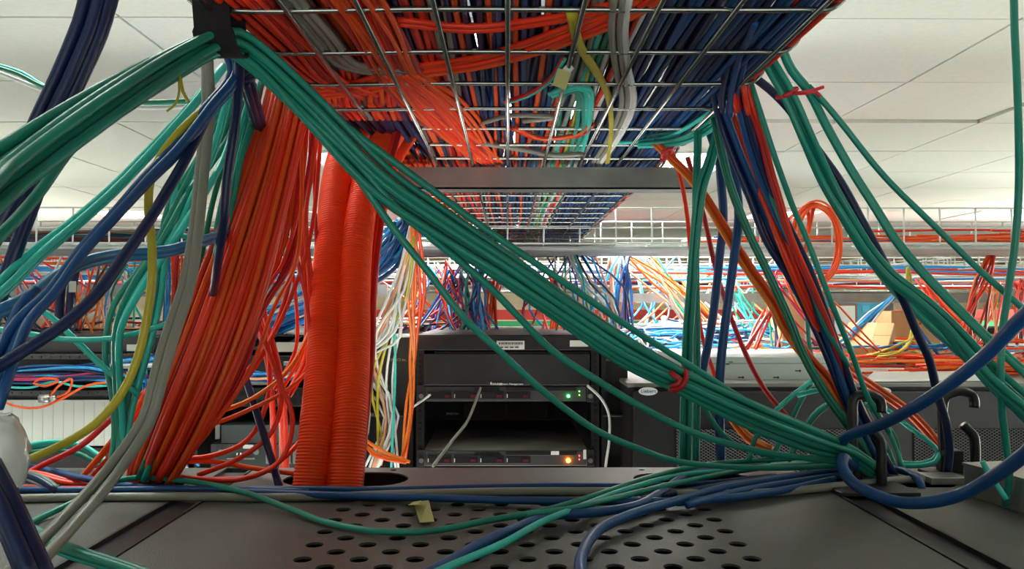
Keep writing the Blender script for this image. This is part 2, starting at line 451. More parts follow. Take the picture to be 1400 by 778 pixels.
# paper tags tied to the tray
def note(label, c, w, h, rot, name='paper_tag', m_=None):
    m = MB(); T = Matrix.Translation(c) @ Euler(rot).to_matrix().to_4x4()
    m.box(-w / 2, w / 2, -.0003, .0003, -h / 2, h / 2, T)
    return tag(m.build(name, m_ or YTAG), label, 'tag')
note('small yellow tag hanging on a wire of the overhead tray', P(768, 108, .72), .013, .016, (0.2, .3, .2))
note('white folded sticker beside the yellow tag on the tray wire', P(776, 95, .725), .008, .012, (0.1, .7, .6), m_=PAPER)

# cables lying in the main tray
def tray_cable(x, y0, y1, z, col, r, lab, grp, rg, amp=.004, drift=0.0, name='tray_cable'):
    pts = []; y = y0; ph = rg.random() * 6; n = 0
    while y < y1:
        pts.append((Vector((x + amp * math.sin(y * 5 + ph) + drift * (y - y0), y, z + abs(.0015 * math.sin(y * 9 + ph)))),)); y += .16
    pts.append((Vector((x, y1, z)),))
    return cable(pts, col, r, lab, grp, name=name, sides=6, step=.04)
rg = random.Random(11)
def zone(x, y):
    """colour of the cables lying at x across the tray"""
    if x < -.045: return rg.choice(['vermilion', 'orange', 'red', 'vermilion', 'red', 'orange', 'grey', 'navy', 'red', 'orange', 'brown'])
    if x < .05: return rg.choice(['navy', 'blue', 'blue', 'navy', 'orange'])
    if x < .085: return rg.choice(['teal', 'grey', 'cyan', 'orange', 'yellow'])
    if x < .115: return rg.choice(['grey', 'teal', 'orange', 'vermilion', 'white'])
    if x > .247: return 'vermilion'
    return rg.choice(['navy', 'blue', 'blue', 'navy', 'blue'])
x = -.228
while x < .25:
    c_ = zone(x, 1)
    end = 3.5 if x > -.1 else 3.5
    if x < -.112:
        tray_cable(x, .1, .90, TZ + .007, c_, .0030, COLNAME[c_] + ' cable in the bottom layer of the overhead mesh tray', 'cables lying in the overhead tray', rg, drift=.03)
        tray_cable(x, 1.25, 3.5, TZ + .007, rg.choice(['orange', 'vermilion', 'amber']), .0030, 'orange cable bundled at the left of the far overhead tray', 'orange cables in the far overhead tray', rg)
    else:
        tray_cable(x, .1, end, TZ + .007, c_, .0030, COLNAME[c_] + ' cable in the bottom layer of the overhead mesh tray', 'cables lying in the overhead tray', rg)
    x += .0066
x = -.21
while x < .255:      # second layer
    c_ = zone(x + rg.uniform(-.02, .02), 1)
    if x < -.112: tray_cable(x, .1, 1.0, TZ + .014, c_, .0034, COLNAME[c_] + ' cable in the second layer of the overhead mesh tray', 'cables lying in the overhead tray', rg)
    tray_cable(x, .1 if x > -.112 else 1.2, 3.5, TZ + .014, c_, .0034, COLNAME[c_] + ' cable in the second layer of the overhead mesh tray', 'cables lying in the overhead tray', rg, amp=.01)
    x += .0075
mb = MB()
for k in range(3):
    for i in range(44):
        x = -.215 + i * .0108 + (k % 2) * .005
        s = spline([(x + .01 * math.sin(i + y * 4), y, TZ + .022 + k * .009, 0) for y in (.1, .5, .9, 1.3, 1.7, 2.1, 2.6, 3.0, 3.5)], .08)
        mb.tube([Vector(q[:3]) for q in s], .005, 5)
tag(mb.build('light_blocking_fill', C['navy'], smooth=True), 'dark added cable mass blocking light above the visible layers of the overhead tray', 'cables', kind='stuff')  # unseen fill added to stop light coming down through the tray
# crossing bundles seen through the mesh: they lie right on the wires
def WZ(px, py, dz=.004): 
    return Z(px, py, TZ + dz)
def cross(pts, n, col, r, rad, label, seed, dz=.004, flat=.25):
    bundle([(WZ(x, y, dz),) + ((rad,)) for x, y in pts], n, col, r, rad, label, 'cables crossing inside the near overhead tray', 'tray_cable', seed, twist=0.0, wob=.25, sides=6, flat=1.0, flatu=.12, step=.02)
cross([(420, 128), (500, 118), (560, 100), (660, 85), (760, 55), (860, 10), (900, -30)], 9, ['orange', 'vermilion', 'orange'], .0026, .018, '{c} cable crossing the tray mesh diagonally above the strap', 3)
cross([(540, 30), (640, 40), (740, 30), (860, 5)], 3, ['vermilion'], .0028, .006, 'red-orange cable curving across the top of the tray mesh', 4)
cross([(470, -20), (510, 40), (545, 100), (600, 165), (670, 222)], 20, ['orange', 'vermilion', 'orange', 'red'], .0026, .024, '{c} cable slanting along the tray from the left corner', 5, dz=.002, flat=.2)
cross([(545, 100), (600, 140), (640, 185), (665, 225)], 18, ['orange', 'orange', 'vermilion'], .0026, .026, 'orange cable slanting towards the strut under the tray', 6, dz=.002, flat=.2)
cross([(380, -20), (440, 50), (480, 90), (560, 100)], 5, ['grey'], .0034, .012, 'grey cable winding through the left side of the tray', 7, dz=.003)
cross([(330, -10), (400, 60), (450, 110), (500, 130)], 10, ['red', 'vermilion', 'vermilion'], .0028, .022, '{c} cable in the left corner of the tray', 8, dz=.003)
cross([(780, 15), (790, 60), (815, 100), (830, 130), (835, 180), (830, 222)], 2, ['yellow'], .0034, .004, 'yellow cable running through the middle of the tray', 9, dz=.001)
cross([(850, -10), (845, 40), (850, 90), (858, 140), (838, 190), (815, 225)], 4, ['grey', 'white'], .0034, .008, '{c} cable running beside the yellow one in the tray', 10, dz=.002)
cross([(760, 130), (790, 120), (800, 160), (790, 205)], 6, ['cyan', 'teal'], .003, .012, '{c} cable showing through the middle of the tray', 12, dz=.001)
cross([(690, 140), (720, 130), (750, 110), (770, 80)], 2, ['red', 'cyan'], .0026, .004, '{c} cable curling over the tray centre', 13, dz=0)
cross([(700, 175), (740, 190), (790, 185), (810, 170)], 3, ['orange', 'red'], .0026, .004, '{c} cable looping at the tray centre', 14, dz=0)
cross([(660, 195), (720, 205), (760, 212), (800, 210)], 2, ['grey'], .0034, .004, 'grey cable looping just before the strut', 15, dz=0)
cross([(845, 195), (900, 190), (960, 160), (1010, 120)], 2, ['cyan'], .0024, .003, 'thin aqua cable crossing to the right side of the tray', 16, dz=0)
cross([(715, 165), (760, 160), (700, 158), (660, 168)], 2, ['grey'], .003, .003, 'grey cable turning back in the tray middle', 17, dz=0)
# red and navy spill along the right rim
bundle([(WZ(1105, -15, .016),), (WZ(1068, 40, .018),), (WZ(1032, 80, .016),), (WZ(1015, 105, .012),), (P(1014, 125, .80),), (P(1018, 150, .82),)], 5, ['vermilion', 'red'], .0028, .008, '{c} cable spilling over the right rim of the tray', 'cables spilling over the right tray rim', seed=21, sides=6)
bundle([(WZ(1040, 15, .014),), (WZ(1010, 75, .014),), (P(998, 120, .80),), (P(996, 150, .84),)], 6, ['navy', 'blue'], .003, .009, '{c} cable leaving the tray at the right rim', 'cables spilling over the right tray rim', seed=22, sides=6)
bundle([(1030, 60, .80), (1005, 125, .86), (975, 165, .95), (930, 190, 1.02), (870, 197, 1.08)], 4, ['cyan', 'teal'], .0028, .010, '{c} cable looping over the right tray edge', 'teal loops on the right tray edge', seed=23, sides=6)

# ---------------------------------------------------------------- row of racks across the aisle
def pxX(px, D): return P(px, 420, D).x
def pyZ(py, D): return P(700, py, D).z
def ztext(txt, px, py, D, hpx, m, parent, name='lettering', dy=-.002):
    return text_mesh(txt, hpx / F * D * 1.35, name, m, parent, P(px, py, D) + Vector((0, dy, 0)))
GOLD = mat('gold_print', (.50, .40, .18), .5)
WPRINT = mat('white_print', (.9, .9, .9), .6)
def frontbox(name, m, parent, px0, px1, py0, py1, D, depth, bevel=0.0):
    """box whose front face spans those pixels at distance D"""
    q = MB(); q.box(pxX(px0, D), pxX(px1, D), D, D + depth, pyZ(py1, D), pyZ(py0, D))
    return q.build(name, m, parent, bevel=bevel)
DR = 2.2
# centre rack
t = empty('server_rack', 'open-fronted black rack with two lit servers across the aisle', 'server rack')
xa, xb = pxX(568, DR), pxX(820, DR); zt = pyZ(458, DR)
m = MB(); m.box(xa, xb, DR, DR + 1.0, zt - .004, zt); m.build('top_panel', BLACK, t)
m = MB(); m.box(xa, xa + .012, DR + .03, DR + 1.0, .05, zt - .004); m.build('side_panel', BLACK, t)
m = MB(); m.box(xb - .012, xb, DR + .03, DR + 1.0, .05, zt - .004); m.build('side_panel', BLACK, t)
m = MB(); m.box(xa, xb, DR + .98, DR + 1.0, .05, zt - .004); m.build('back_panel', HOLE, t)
frontbox('header', BLACK2, t, 568, 820, 459, 479, DR - .004, .03, .002)
for px in (569, 808):
    q = MB(); x0_, x1_ = pxX(px, DR), pxX(px + 11, DR); q.box(x0_, x1_, DR + .005, DR + .03, .05, pyZ(479, DR))
    po = q.build('mounting_post', BLACK2, t)
    q = MB()
    zz = pyZ(484, DR)
    while zz > 1.75:
        q.box((x0_ + x1_) / 2 - .0035, (x0_ + x1_) / 2 + .0035, DR + .003, DR + .006, zz - .007, zz); zz -= .0159
    q.build('square_holes', HOLE, po)
q = frontbox('label', PAPER, t, 679, 717, 466, 478, DR - .006, .001)
q = MB()
for k in range(22):
    x_ = pxX(682 + k * 1.5, DR); q.box(x_, x_ + (.0012 if k % 3 else .002), DR - .0075, DR - .0068, pyZ(471, DR), pyZ(468, DR))
for k in range(4): q.box(pxX(683 + k * 7, DR), pxX(688 + k * 7, DR), DR - .0075, DR - .0068, pyZ(475.5, DR), pyZ(474, DR))
q.build('barcode', INK, t)
frontbox('label', PAPER, t, 779, 804, 465.5, 474, DR - .006, .001)
def server(name, label, px0, px1, py0, py1, D, depth, lidm, led, bays=4):
    s = empty(name, label, 'server')
    frontbox('chassis', lidm, s, px0 + 9, px1 - 9, py0, py1, D + .012, depth)
    frontbox('bezel', mat('bezel_grey', (.07, .072, .072), .4, .2), s, px0 + 11, px1 - 11, py0 + .5, py1 - .5, D + .004, .010, .001)
    for px in (px0, px1 - 10):
        e = frontbox('rack_ear', DARKG, s, px, px + 10, py0 - 1, py1 + 1, D, .006, .001)
        c_ = P(px + 5, (py0 + py1) / 2 + 3, D); q = MB(); q.disc((c_.x, c_.y - .006, c_.z), .0065, 'y', 16, .006); q.build('thumb_screw', SILV, e, smooth=False)
    w = (px1 - px0 - 24) * .66 / bays
    for k in range(bays):
        a_ = px0 + 13 + k * w
        b_ = frontbox('drive_bay', BLACK2, s, a_ + 1, a_ + w - 2, py0 + 8, py1 - 3, D, .008, .001)
        frontbox('latch', mat('maroon_latch', (.12, .01, .02), .4), b_, a_ + w - 12, a_ + w - 5, py1 - 9, py1 - 5, D - .002, .003)
        frontbox('pale_edge', PAPER, b_, a_ + 1.5, a_ + 2.6, py1 - 10, py1 - 5, D - .002, .003)  # pale strip at the edge of the bay
    a_ = px0 + 13 + bays * w
    frontbox('optical_drive', BLACK2, s, a_ - w, px1 - 24, py0 + 1.5, py0 + 7, D, .006, .001)
    q = MB()
    for i in range(16):
        for j in range(2):
            q.box(pxX(px0 + 78 + i * 2.2, D), pxX(px0 + 79.3 + i * 2.2, D), D - .0005, D + .004, pyZ(py0 + 4 + j * 2.6, D), pyZ(py0 + 2.5 + j * 2.6, D))
    q.build('vent_grille', HOLE, s)
    lp = P(px1 - 35, (py0 + py1) / 2 + 3, D)
    q = MB(); q.disc((lp.x, lp.y - .004, lp.z), .0055 if led == 'amber' else .004, 'y', 16, .004)
    lm = mat('amber_led', (1, .3, .02), .4, emis=(1, .22, .01), estr=60) if led == 'amber' else mat('green_led', (.1, 1, .2), .4, emis=(.05, 1, .15), estr=22)
    q.build('status_light', lm, s)
    q = MB()
    for yy in (py0 + 7, py0 + 12):
        p_ = P(px1 - 20, yy, D); q.disc((p_.x, p_.y - .003, p_.z), .0018, 'y', 8, .003)
    q.build('port_lights', mat('green_led_small', (.1, 1, .2), .4, emis=(.2, 1, .1), estr=6) if led != 'amber' else mat('red_led_small', (1, .1, .1), .4, emis=(1, .08, .05), estr=5), s)
    return s
s = empty('blank_enclosure', 'tall plain charcoal drive unit at the top of the open rack', 'rack unit')
frontbox('casing', DARKG, s, 580, 806, 484, 527, DR - .004, .6, .002)
frontbox('top_lip', DARKG, s, 594, 806, 480.5, 484, DR + .01, .5, .001)
ztext('Router', 670, 526.5, DR - .004, 4.4, WPRINT, s); ztext('System Management', 684, 526.2, DR - .004, 2.8, WPRINT, s)
server('rack_server', 'thin rack server with green status light under the plain unit', 571, 812, 528, 549, DR, .62, DARKG, 'green')
sv = server('rack_server', 'scuffed grey rack server with glowing amber light on its bezel', 571, 812, 616, 637, DR, .70, LIDM, 'amber')
frontbox('asset_sticker', PAPER, sv, 753, 764, 617, 622, DR - .001, .003)
frontbox('asset_sticker', PAPER, sv, 797, 801, 615, 628, DR - .004, .003)
s = empty('blank_unit', 'black blanking unit set deep between the two servers', 'rack unit')
frontbox('casing', BLACK, s, 580, 806, 550, 575, DR + .25, .4)
for px in (634, 690, 745):
    frontbox('handle', DARKG, s, px, px + 3.5, 554, 571, DR + .23, .02)
ztext('SPARTAN', 610, 567, DR + .25, 3, WPRINT, s)
# vertical cable managers either side
def column(x0, x1, top, txt, tpx, label):
    t = empty('cable_manager', label, 'cable manager')
    frontbox('panel', BLACK, t, x0, x1, top, 1250, DR + .02, .3, .003)
    frontbox('side_channel', BLACK2, t, x0, x0 + 6, top + 1, 1250, DR, .02)
    ztext(txt, tpx, 493.5, DR + .02, 3.6, GOLD, t)
    for k in range(2):
        frontbox('cable_finger', BLACK2, t, x0 + 2, x1 - 2, 567 + k * 90, 570 + k * 90, DR - .02, .04, .002)
    return t
column(500, 566, 461, 'URMACS Inc.', 529, 'black vertical cable manager left of the open rack')
column(822, 858, 481, 'URMACS Inc.', 826, 'black vertical cable manager right of the open rack')
# tall black cabinets on the right with mesh vents and oval badges
DC = 2.07
MESH = mat('grille_metal', (.10, .10, .10), .4, .6)
def cabinet(px0, px1, top, label, badge):
    t = empty('server_cabinet', label, 'server cabinet')
    x0_, x1_ = pxX(px0, DC), pxX(px1, DC); z_ = pyZ(top, DC)
    m = MB(); m.box(x0_, x1_, DC + .01, DC + 1.05, .05, z_ - .012); m.build('body', BLACK, t)
    m = MB(); m.box(x0_ - .003, x1_ + .003, DC + .002, DC + 1.06, z_ - .011, z_); m.build('top_panel', mat('grey_top', (.20, .20, .185), .5, noise=.15, nscale=5), t, bevel=.002)
    m = MB(); m.box(x0_ + .01, x1_ - .01, DC - .012, DC + .009, .1, z_ - .02); d = m.build('door', BLACK, t, bevel=.003)
    gx0, gx1 = x0_ + .12, x1_ - .02
    gz1, gz0 = pyZ(586, DC), pyZ(680, DC)
    m = MB(); m.box(gx0, gx1, DC - .016, DC - .0125, gz0, gz1); m.build('vent_backing', HOLE, d)
    m = MB()
    w = .0125; k = 0
    nx = int((gx1 - gx0) / w); nz = int((gz1 - gz0) / (w * .6))
    for i in range(-nz, nx):             # slanted wires both ways make the diamond mesh
        for sgn in (1, -1):
            a0_ = gx0 + i * w; b0_ = a0_ + nz * w
            xs, xe = max(a0_, gx0), min(b0_, gx1)
            if xe - xs < .004: continue
            f0, f1 = (xs - a0_) / (b0_ - a0_), (xe - a0_) / (b0_ - a0_)
            if sgn < 0: f0, f1 = 1 - f0, 1 - f1
            m.tube([Vector((xs, DC - .018, gz0 + (gz1 - gz0) * f0)), Vector((xe, DC - .018, gz0 + (gz1 - gz0) * f1))], .0011, 4)
    m.build('vent_mesh', MESH, d)
    if badge:
        c_ = P(badge, 535, DC - .013); m = MB()
        n = len(m.v); ell = [(c_.x + .0245 * math.cos(2 * math.pi * k / 28), c_.z + .0105 * math.sin(2 * math.pi * k / 28)) for k in range(28)]
        m.v = [(a_, c_.y, b_) for a_, b_ in ell] + [(a_, c_.y - .002, b_) for a_, b_ in ell]
        m.f = [tuple(range(28, 56))] + [(k, (k + 1) % 28, 28 + (k + 1) % 28, 28 + k) for k in range(28)]
        bd = m.build('badge', PAPER, d)
        text_mesh('Liebert', .0135, 'badge_lettering', mat('badge_blue', (.02, .12, .35), .5), bd, (c_.x - .019, c_.y - .0025, c_.z - .004))
    return t
cabinet(859, 1176, 524, 'black cabinet with white oval badge right of the open rack', 886)
cabinet(1180, 1497, 524, 'black cabinet behind the ring hooks at the right', 1205)
# chassis lying on the cabinets
t = empty('server_chassis', 'pale steel server chassis lying sideways on the right cabinets', 'server chassis')
D_ = DC + .09
zb = pyZ(524, DC)
x0_, x1_ = pxX(930, D_), pxX(1160, D_)
m = MB(); m.box(x0_, x1_, D_, D_ + .42, zb, zb + .062); m.build('casing', SRVW, t, bevel=.001)
m = MB(); m.box(x0_ + .002, x1_ - .002, D_ - .001, D_ + .001, zb + .044, zb + .0452); m.build('lid_seam', INK, t)
m = MB()
for px in (1012, 1060, 1090, 1130): 
    p_ = P(px, 516 if px in (1012, 1060) else 507, D_); m.box(p_.x - .006, p_.x + .006, D_ - .0012, D_, p_.z - .0016, p_.z + .0016); m.disc((p_.x + .007, D_ - .0015, p_.z), .0032, 'y', 10, .001)
m.build('screw_slots', INK, t)
m = MB(); p_ = P(992, 498, D_); m.box(p_.x - .02, p_.x + .01, D_ - .0012, D_, p_.z - .0012, p_.z + .0012); m.box(p_.x + .008, p_.x + .02, D_ - .0012, D_, p_.z + .005, p_.z + .007); m.build('latch_slot', INK, t)
# low papers / trays lying on cabinet tops
m = MB(); a_ = P(1140, 522, DC + .06)
m.v = [tuple(Z(x, y, zb + .004 + dz)) for x, y, dz in ((1180, 521, 0), (1345, 520, 0), (1340, 507, .010), (1195, 508, .006))]
m.v += [(x, y, z - .002) for x, y, z in m.v]
m.f = [(0, 1, 2, 3), (7, 6, 5, 4), (0, 4, 5, 1), (1, 5, 6, 2), (2, 6, 7, 3), (3, 7, 4, 0)]
tag(m.build('paper_sheet', PAPER), 'white sheet of paper lying on the right cabinet top', 'paper')

# left racks
def rack_shell(px0, px1, top, D, label):
    t = empty('server_rack', label, 'server rack')
    x0_, x1_ = pxX(px0, D), pxX(px1, D); z_ = pyZ(top, D)
    m = MB(); m.box(x0_, x1_, D, D + 1.0, z_ - .004, z_); m.build('top_panel', BLACK, t)
    m = MB(); m.box(x0_, x0_ + .012, D, D + 1.0, .05, z_ - .004); m.build('side_panel', BLACK, t)
    m = MB(); m.box(x1_ - .012, x1_, D, D + 1.0, .05, z_ - .004); m.build('side_panel', BLACK, t)
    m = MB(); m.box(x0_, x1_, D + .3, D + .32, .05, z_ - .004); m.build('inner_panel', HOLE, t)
    return t
t = rack_shell(-60, 212, 459, DR, 'black rack with pale slatted blank panel at the left')
frontbox('header', BLACK2, t, -60, 212, 460, 482, DR - .003, .02, .002)
for y0_, y1_ in ((484, 492), (533, 541)):
    b_ = frontbox('cable_ledge', BLACK2, t, -60, 205, y0_, y1_, DR - .06, .08, .002)
    q = MB()
    for k in range(20):
        q.box(pxX(-50 + k * 13, DR - .06), pxX(-46 + k * 13, DR - .06), DR - .0625, DR - .0595, pyZ(y0_ + 5, DR - .06), pyZ(y0_ + 3, DR - .06))
    q.build('ledge_slots', DARKG, b_)
    frontbox('back_plate', BLACK, t, -60, 205, y1_, y1_ + 30, DR + .02, .02)
b_ = frontbox('blank_panel', WHITEP, t, -60, 184, 546, 609, DR - .004, .02, .002)
q = MB()
for k in range(17):
    x_ = pxX(-50 + k * 14, DR); q.box(x_, x_ + .0015, DR - .0055, DR - .003, pyZ(608, DR), pyZ(550, DR))
q.build('panel_grooves', mat('groove_grey', (.60, .63, .58), .6), b_)
frontbox('lower_panel', BLACK, t, -60, 212, 612, 760, DR + .01, .02)
frontbox('label', PAPER, t, 174, 200, 471, 480, DR - .006, .002)
t = rack_shell(262, 498, 458, DR, 'black rack holding a grey switch behind the loose orange cables')
frontbox('mounting_post', BLACK2, t, 262, 272, 462, 760, DR + .0, .02); frontbox('mounting_post', BLACK2, t, 487, 498, 462, 760, DR, .02)
frontbox('shelf', DARKG, t, 272, 487, 474, 478, DR, .3); frontbox('tray_panel', mat('beige_panel', (.55, .52, .42), .5), t, 378, 426, 468, 481, DR - .002, .01)
s = empty('network_switch', 'black switch with a pale handle above the grey unit at left', 'switch')
frontbox('casing', BLACK2, s, 274, 486, 486, 518, DR, .3, .002)
frontbox('handle', SILV, s, 388, 402, 494, 500, DR - .012, .01, .002); frontbox('port_row', SILV, s, 300, 380, 522, 526, DR - .01, .25)
s = empty('patch_panel', 'black patch panel with rows of ports above the grey unit', 'patch panel')
fb = frontbox('casing', BLACK2, s, 274, 486, 530, 556, DR, .1, .002)
q = MB()
for k in range(24):
    for j in range(2):
        q.box(pxX(282 + k * 8, DR), pxX(287.5 + k * 8, DR), DR - .002, DR + .0005, pyZ(541 + j * 11, DR), pyZ(535 + j * 11, DR))
q.build('ports', HOLE, fb)
s = empty('network_switch', 'dark grey modular switch with thumb screws low in the left rack', 'switch')
fb = frontbox('casing', mat('slate_metal', (.075, .085, .085), .45, .2, noise=.1, nscale=6), s, 304, 486, 581, 606, DR - .004, .4, .002)
fb = frontbox('module', mat('slate_metal2', (.06, .07, .068), .45, .2), s, 290, 486, 607, 640, DR - .006, .4, .002)
frontbox('label', PAPER, fb, 334, 348, 608, 613, DR - .008, .002)
for px in (304, 352):
    c_ = P(px, 617, DR - .006); q = MB(); q.disc((c_.x, c_.y - .012, c_.z), .008, 'y', 14, .012); q.build('thumb_screw', SILV, fb)
for k in range(4):
    q = MB(); c_ = P(324 + k * 5, 622, DR - .006); q.tube([c_, c_ + Vector((.003, -.008, .006))], .0018, 6); q.build('toggle_lever', PAPER, fb)
frontbox('edge_strip', SILV, fb, 312, 350, 626, 628, DR - .010, .004)
for px in (365, 388, 402):
    frontbox('connector', SILV, fb, px, px + 11, 614, 634, DR - .012, .01, .001)
frontbox('side_post', SILV, s, 296, 302, 562, 600, DR - .006, .006)

# ---------------------------------------------------------------- wire trays crossing the room
def cross_tray(y0, w, z, x0, x1, label, h=.10, r=.0026, gap=.1, base=True):
    t = empty('wire_mesh_tray', label, 'cable tray')
    for yy, nm in ((y0, 'front_side'), (y0 + w, 'back_side')):
        m = MB()
        for zz in (z + .002, z + h * .45, z + h):
            m.tube([Vector((x0, yy, zz)), Vector((x1, yy, zz))], r, 5)
        x = x0
        while x < x1:
            m.tube([Vector((x, yy, z)), Vector((x, yy, z + h))], r, 5); x += gap
        m.build(nm, FWIRE, t, smooth=True)
    m = MB(); x = x0
    while x < x1:
        m.tube([Vector((x, y0, z)), Vector((x, y0 + w, z))], r, 5); x += gap
    n = int(w / .05)
    for k in range(1, n): m.tube([Vector((x0, y0 + k * w / n, z + .002)), Vector((x1, y0 + k * w / n, z + .002))], r, 5)
    m.build('bottom_mesh', FWIRE, t, smooth=True)
    if base:
        m = MB(); m.box(x0, x1, y0 + .02, y0 + w - .02, z - .012, z - .006); m.build('base_sheet', FSHEET, t)
    return t
cross_tray(2.2, .36, CAMZ + .175, -4.2, 4.2, 'wire mesh tray crossing the room above the racks over the aisle')
cross_tray(4.4, .40, CAMZ + .175, -5, 5, 'second wire mesh tray crossing the room further back', r=.004, gap=.12)
cross_tray(6.6, .40, CAMZ + .175, -6.5, 6.5, 'third wire mesh tray crossing far behind', r=.005, gap=.2)
cross_tray(8.8, .40, CAMZ + .175, -7.5, 7.5, 'farthest wire mesh tray near the back wall', r=.006, gap=.3)
# lengthwise trays to the sides
def long_tray(x0, w, z, y0, y1, label):
    t = empty('wire_mesh_tray', label, 'cable tray')
    for xx in (x0, x0 + w):
        m = MB()
        for zz in (z, z + .05, z + .1): m.tube([Vector((xx, y0, zz)), Vector((xx, y1, zz))], .003, 5)
        y = y0
        while y < y1: m.tube([Vector((xx, y, z)), Vector((xx, y, z + .1))], .003, 5); y += .1
        m.build('side_wires', FWIRE, t, smooth=True)
    m = MB(); y = y0
    while y < y1: m.tube([Vector((x0, y, z)), Vector((x0 + w, y, z))], .003, 5); y += .1
    m.build('bottom_mesh', FWIRE, t, smooth=True)
long_tray(1.9, .3, CAMZ + .16, 2.6, 6.6, 'wire tray running away from the viewer on the right')
long_tray(-2.4, .3, CAMZ + .16, 2.6, 6.6, 'wire tray running away from the viewer on the left')

def run_x(y, w, z, x0, x1, n, cols, r, lab, grp, seed, step=.12, stack=.03, name='tray_cable'):
    g = random.Random(seed)
    for k in range(n):
        yy = y + g.random() * w; zz = z + r + g.random() * stack; ph = g.random() * 6; a = g.uniform(.008, .03)
        xa_, xb_ = x0 + g.uniform(0, .5), x1 - g.uniform(0, .5); c_ = g.choice(cols)
        pts = []; x = xa_
        while x < xb_:
            pts.append((Vector((x, yy + a * math.sin(x * 2.2 + ph), zz + .012 * math.sin(x * 3 + ph) ** 2)),)); x += .35
        cable(pts, c_, r, lab.replace('{c}', COLNAME[c_]), grp, name=name, sides=5, step=step)
zc = CAMZ + .178
run_x(2.25, .26, zc, -4, -.3, 22, ['navy', 'black', 'navy', 'red', 'blue', 'brown'], .0045, '{c} cable lying in the crossing tray left of the orange tubes', 'dark cables in the left half of the crossing tray', 31)
run_x(2.25, .26, zc + .015, -1.3, -.2, 12, ['sky', 'blue', 'sky', 'green', 'red'], .0035, '{c} cable in the crossing tray just behind the orange tubes', 'blue cables in the crossing tray behind the tubes', 32)
run_x(2.23, .24, zc, .3, 1.7, 9, ['orange', 'orange', 'blue', 'peach'], .0035, '{c} cable lying in the crossing tray right of the overhead tray', 'cables in the right half of the crossing tray', 33)
run_x(2.23, .24, zc, 1.05, 4, 14, ['orange', 'vermilion', 'orange'], .0035, '{c} fibre cable heaped in the crossing tray at the right', 'orange cables in the crossing tray at the right', 34, stack=.045)
run_x(4.45, .3, zc, -5, 5, 11, ['sky', 'blue', 'red', 'white', 'navy', 'white', 'grey'], .006, '{c} cable in the second crossing tray', 'cables in the second crossing tray', 35, step=.3, stack=.05)
run_x(6.65, .3, zc, -6, 6, 14, ['red', 'blue', 'red', 'orange', 'sky'], .010, '{c} cable in the third crossing tray', 'cables in the third crossing tray', 36, step=.4, stack=.06)

# ---------------------------------------------------------------- far rows of racks
def far_rack(x, y, w, ztop, label, face):
    t = empty('server_rack', label, 'server rack', None)
    t.location = (x, y, 0)
    m = MB(); m.box(0, w - .01, .01, 1.0, .03, ztop); m.build('body', BLACK, t)
    m = MB(); m.box(.01, w - .02, 0, .012, .06, ztop - .02); m.build('door', BLACK2 if face else DARKG, t, bevel=.003)
    m = MB(); m.box(w * .5 - .04, w * .5 + .04, -.002, .001, ztop - .06, ztop - .035); m.build('label', PAPER, t)
g = random.Random(5)
for j, y in enumerate((4.3, 6.5, 8.7)):
    n = (14, 20, 22)[j]; x = -n * .3
    for k in range(n):
        zt_ = 1.97 + g.choice([0, 0, .05, .02])
        far_rack(x, y, .6, zt_, ('black rack in the second row back', 'black rack in the third row back', 'black rack in the farthest row')[j] , g.random() < .6)
        x += .6
for o in bpy.data.objects:
    if o.get('label', '').startswith('black rack in the'):
        o['group'] = o['label'].replace('black rack', 'racks')

# ---------------------------------------------------------------- cartons, board, light on and behind the right-hand racks
def carton(c, w, d, h, rz, rx, label, open_=False):
    t = empty('cardboard_box', label, 'cardboard box')
    t.location = c; t.rotation_euler = (rx, 0, rz)
    m = MB(); m.box(-w / 2, w / 2, -d / 2, d / 2, 0, h); m.build('carton_body', CARD, t, bevel=.002)
    m = MB(); m.box(-w / 2 + .001, w / 2 - .001, -d / 2, -.001, h + .0005, h + .003); m.box(-w / 2 + .001, w / 2 - .001, .001, d / 2, h + .0005, h + .003)
    m.build('lid_flap', CARD, t)
    m = MB(); m.box(-.02, .02, -d / 2 - .001, d / 2 + .001, h + .003, h + .004); m.build('packing_tape', mat('tape', (.60, .47, .28), .3), t)
    m = MB(); m.box(w * .1, w * .4, -d / 2 - .001, -d / 2, h * .3, h * .75); m.build('label', PAPER, t)
    return t
ZC = zb
c_ = P(1086, 489, 2.9); carton((c_.x, c_.y, ZC + .002), .14, .10, .235, .15, 0, 'tall cardboard box standing upright with a white label, right of centre')
c_ = P(1188, 482, 2.75); carton((c_.x, c_.y, ZC + .055), .150, .17, .05, -.6, .5, 'small cardboard box lying tilted on the cable heap')
c_ = P(1262, 480, 3.02); carton((c_.x, c_.y, ZC + .002), .31, .12, .178, .05, 0, 'wide cardboard box behind the tilted one')
c_ = P(1030, 485, 3.05); carton((c_.x, c_.y, ZC + .002), .20, .1, .05, 0, 0, 'low flat cardboard box left of the tall upright one')
NB = 5.9
t = empty('office_partition', 'dark free-standing partition carrying the blue notice board', 'partition')
q = MB(); q.box(pxX(1100, NB), pxX(1225, NB), NB + .031, NB + .07, 0, pyZ(399, NB)); q.build('panel', DARKG, t, bevel=.004)
q = MB(); q.box(pxX(1095, NB), pxX(1230, NB), NB + .02, NB + .08, 0, .05); q.build('foot_rail', SILV, t)
t = empty('notice_board', 'blue fabric notice board on a partition far behind the tilted box', 'notice board')
frontbox('board', mat('blue_felt', (.06, .32, .48), .9, noise=.25, nscale=6), t, 1118, 1206, 402, 480, NB, .03)
frontbox('picture_frame', mat('brown_wood', (.20, .10, .06), .5), t, 1138, 1172, 415, 460, NB - .012, .012)
frontbox('framed_paper', PAPER, t, 1141, 1169, 418, 457, NB - .016, .004)
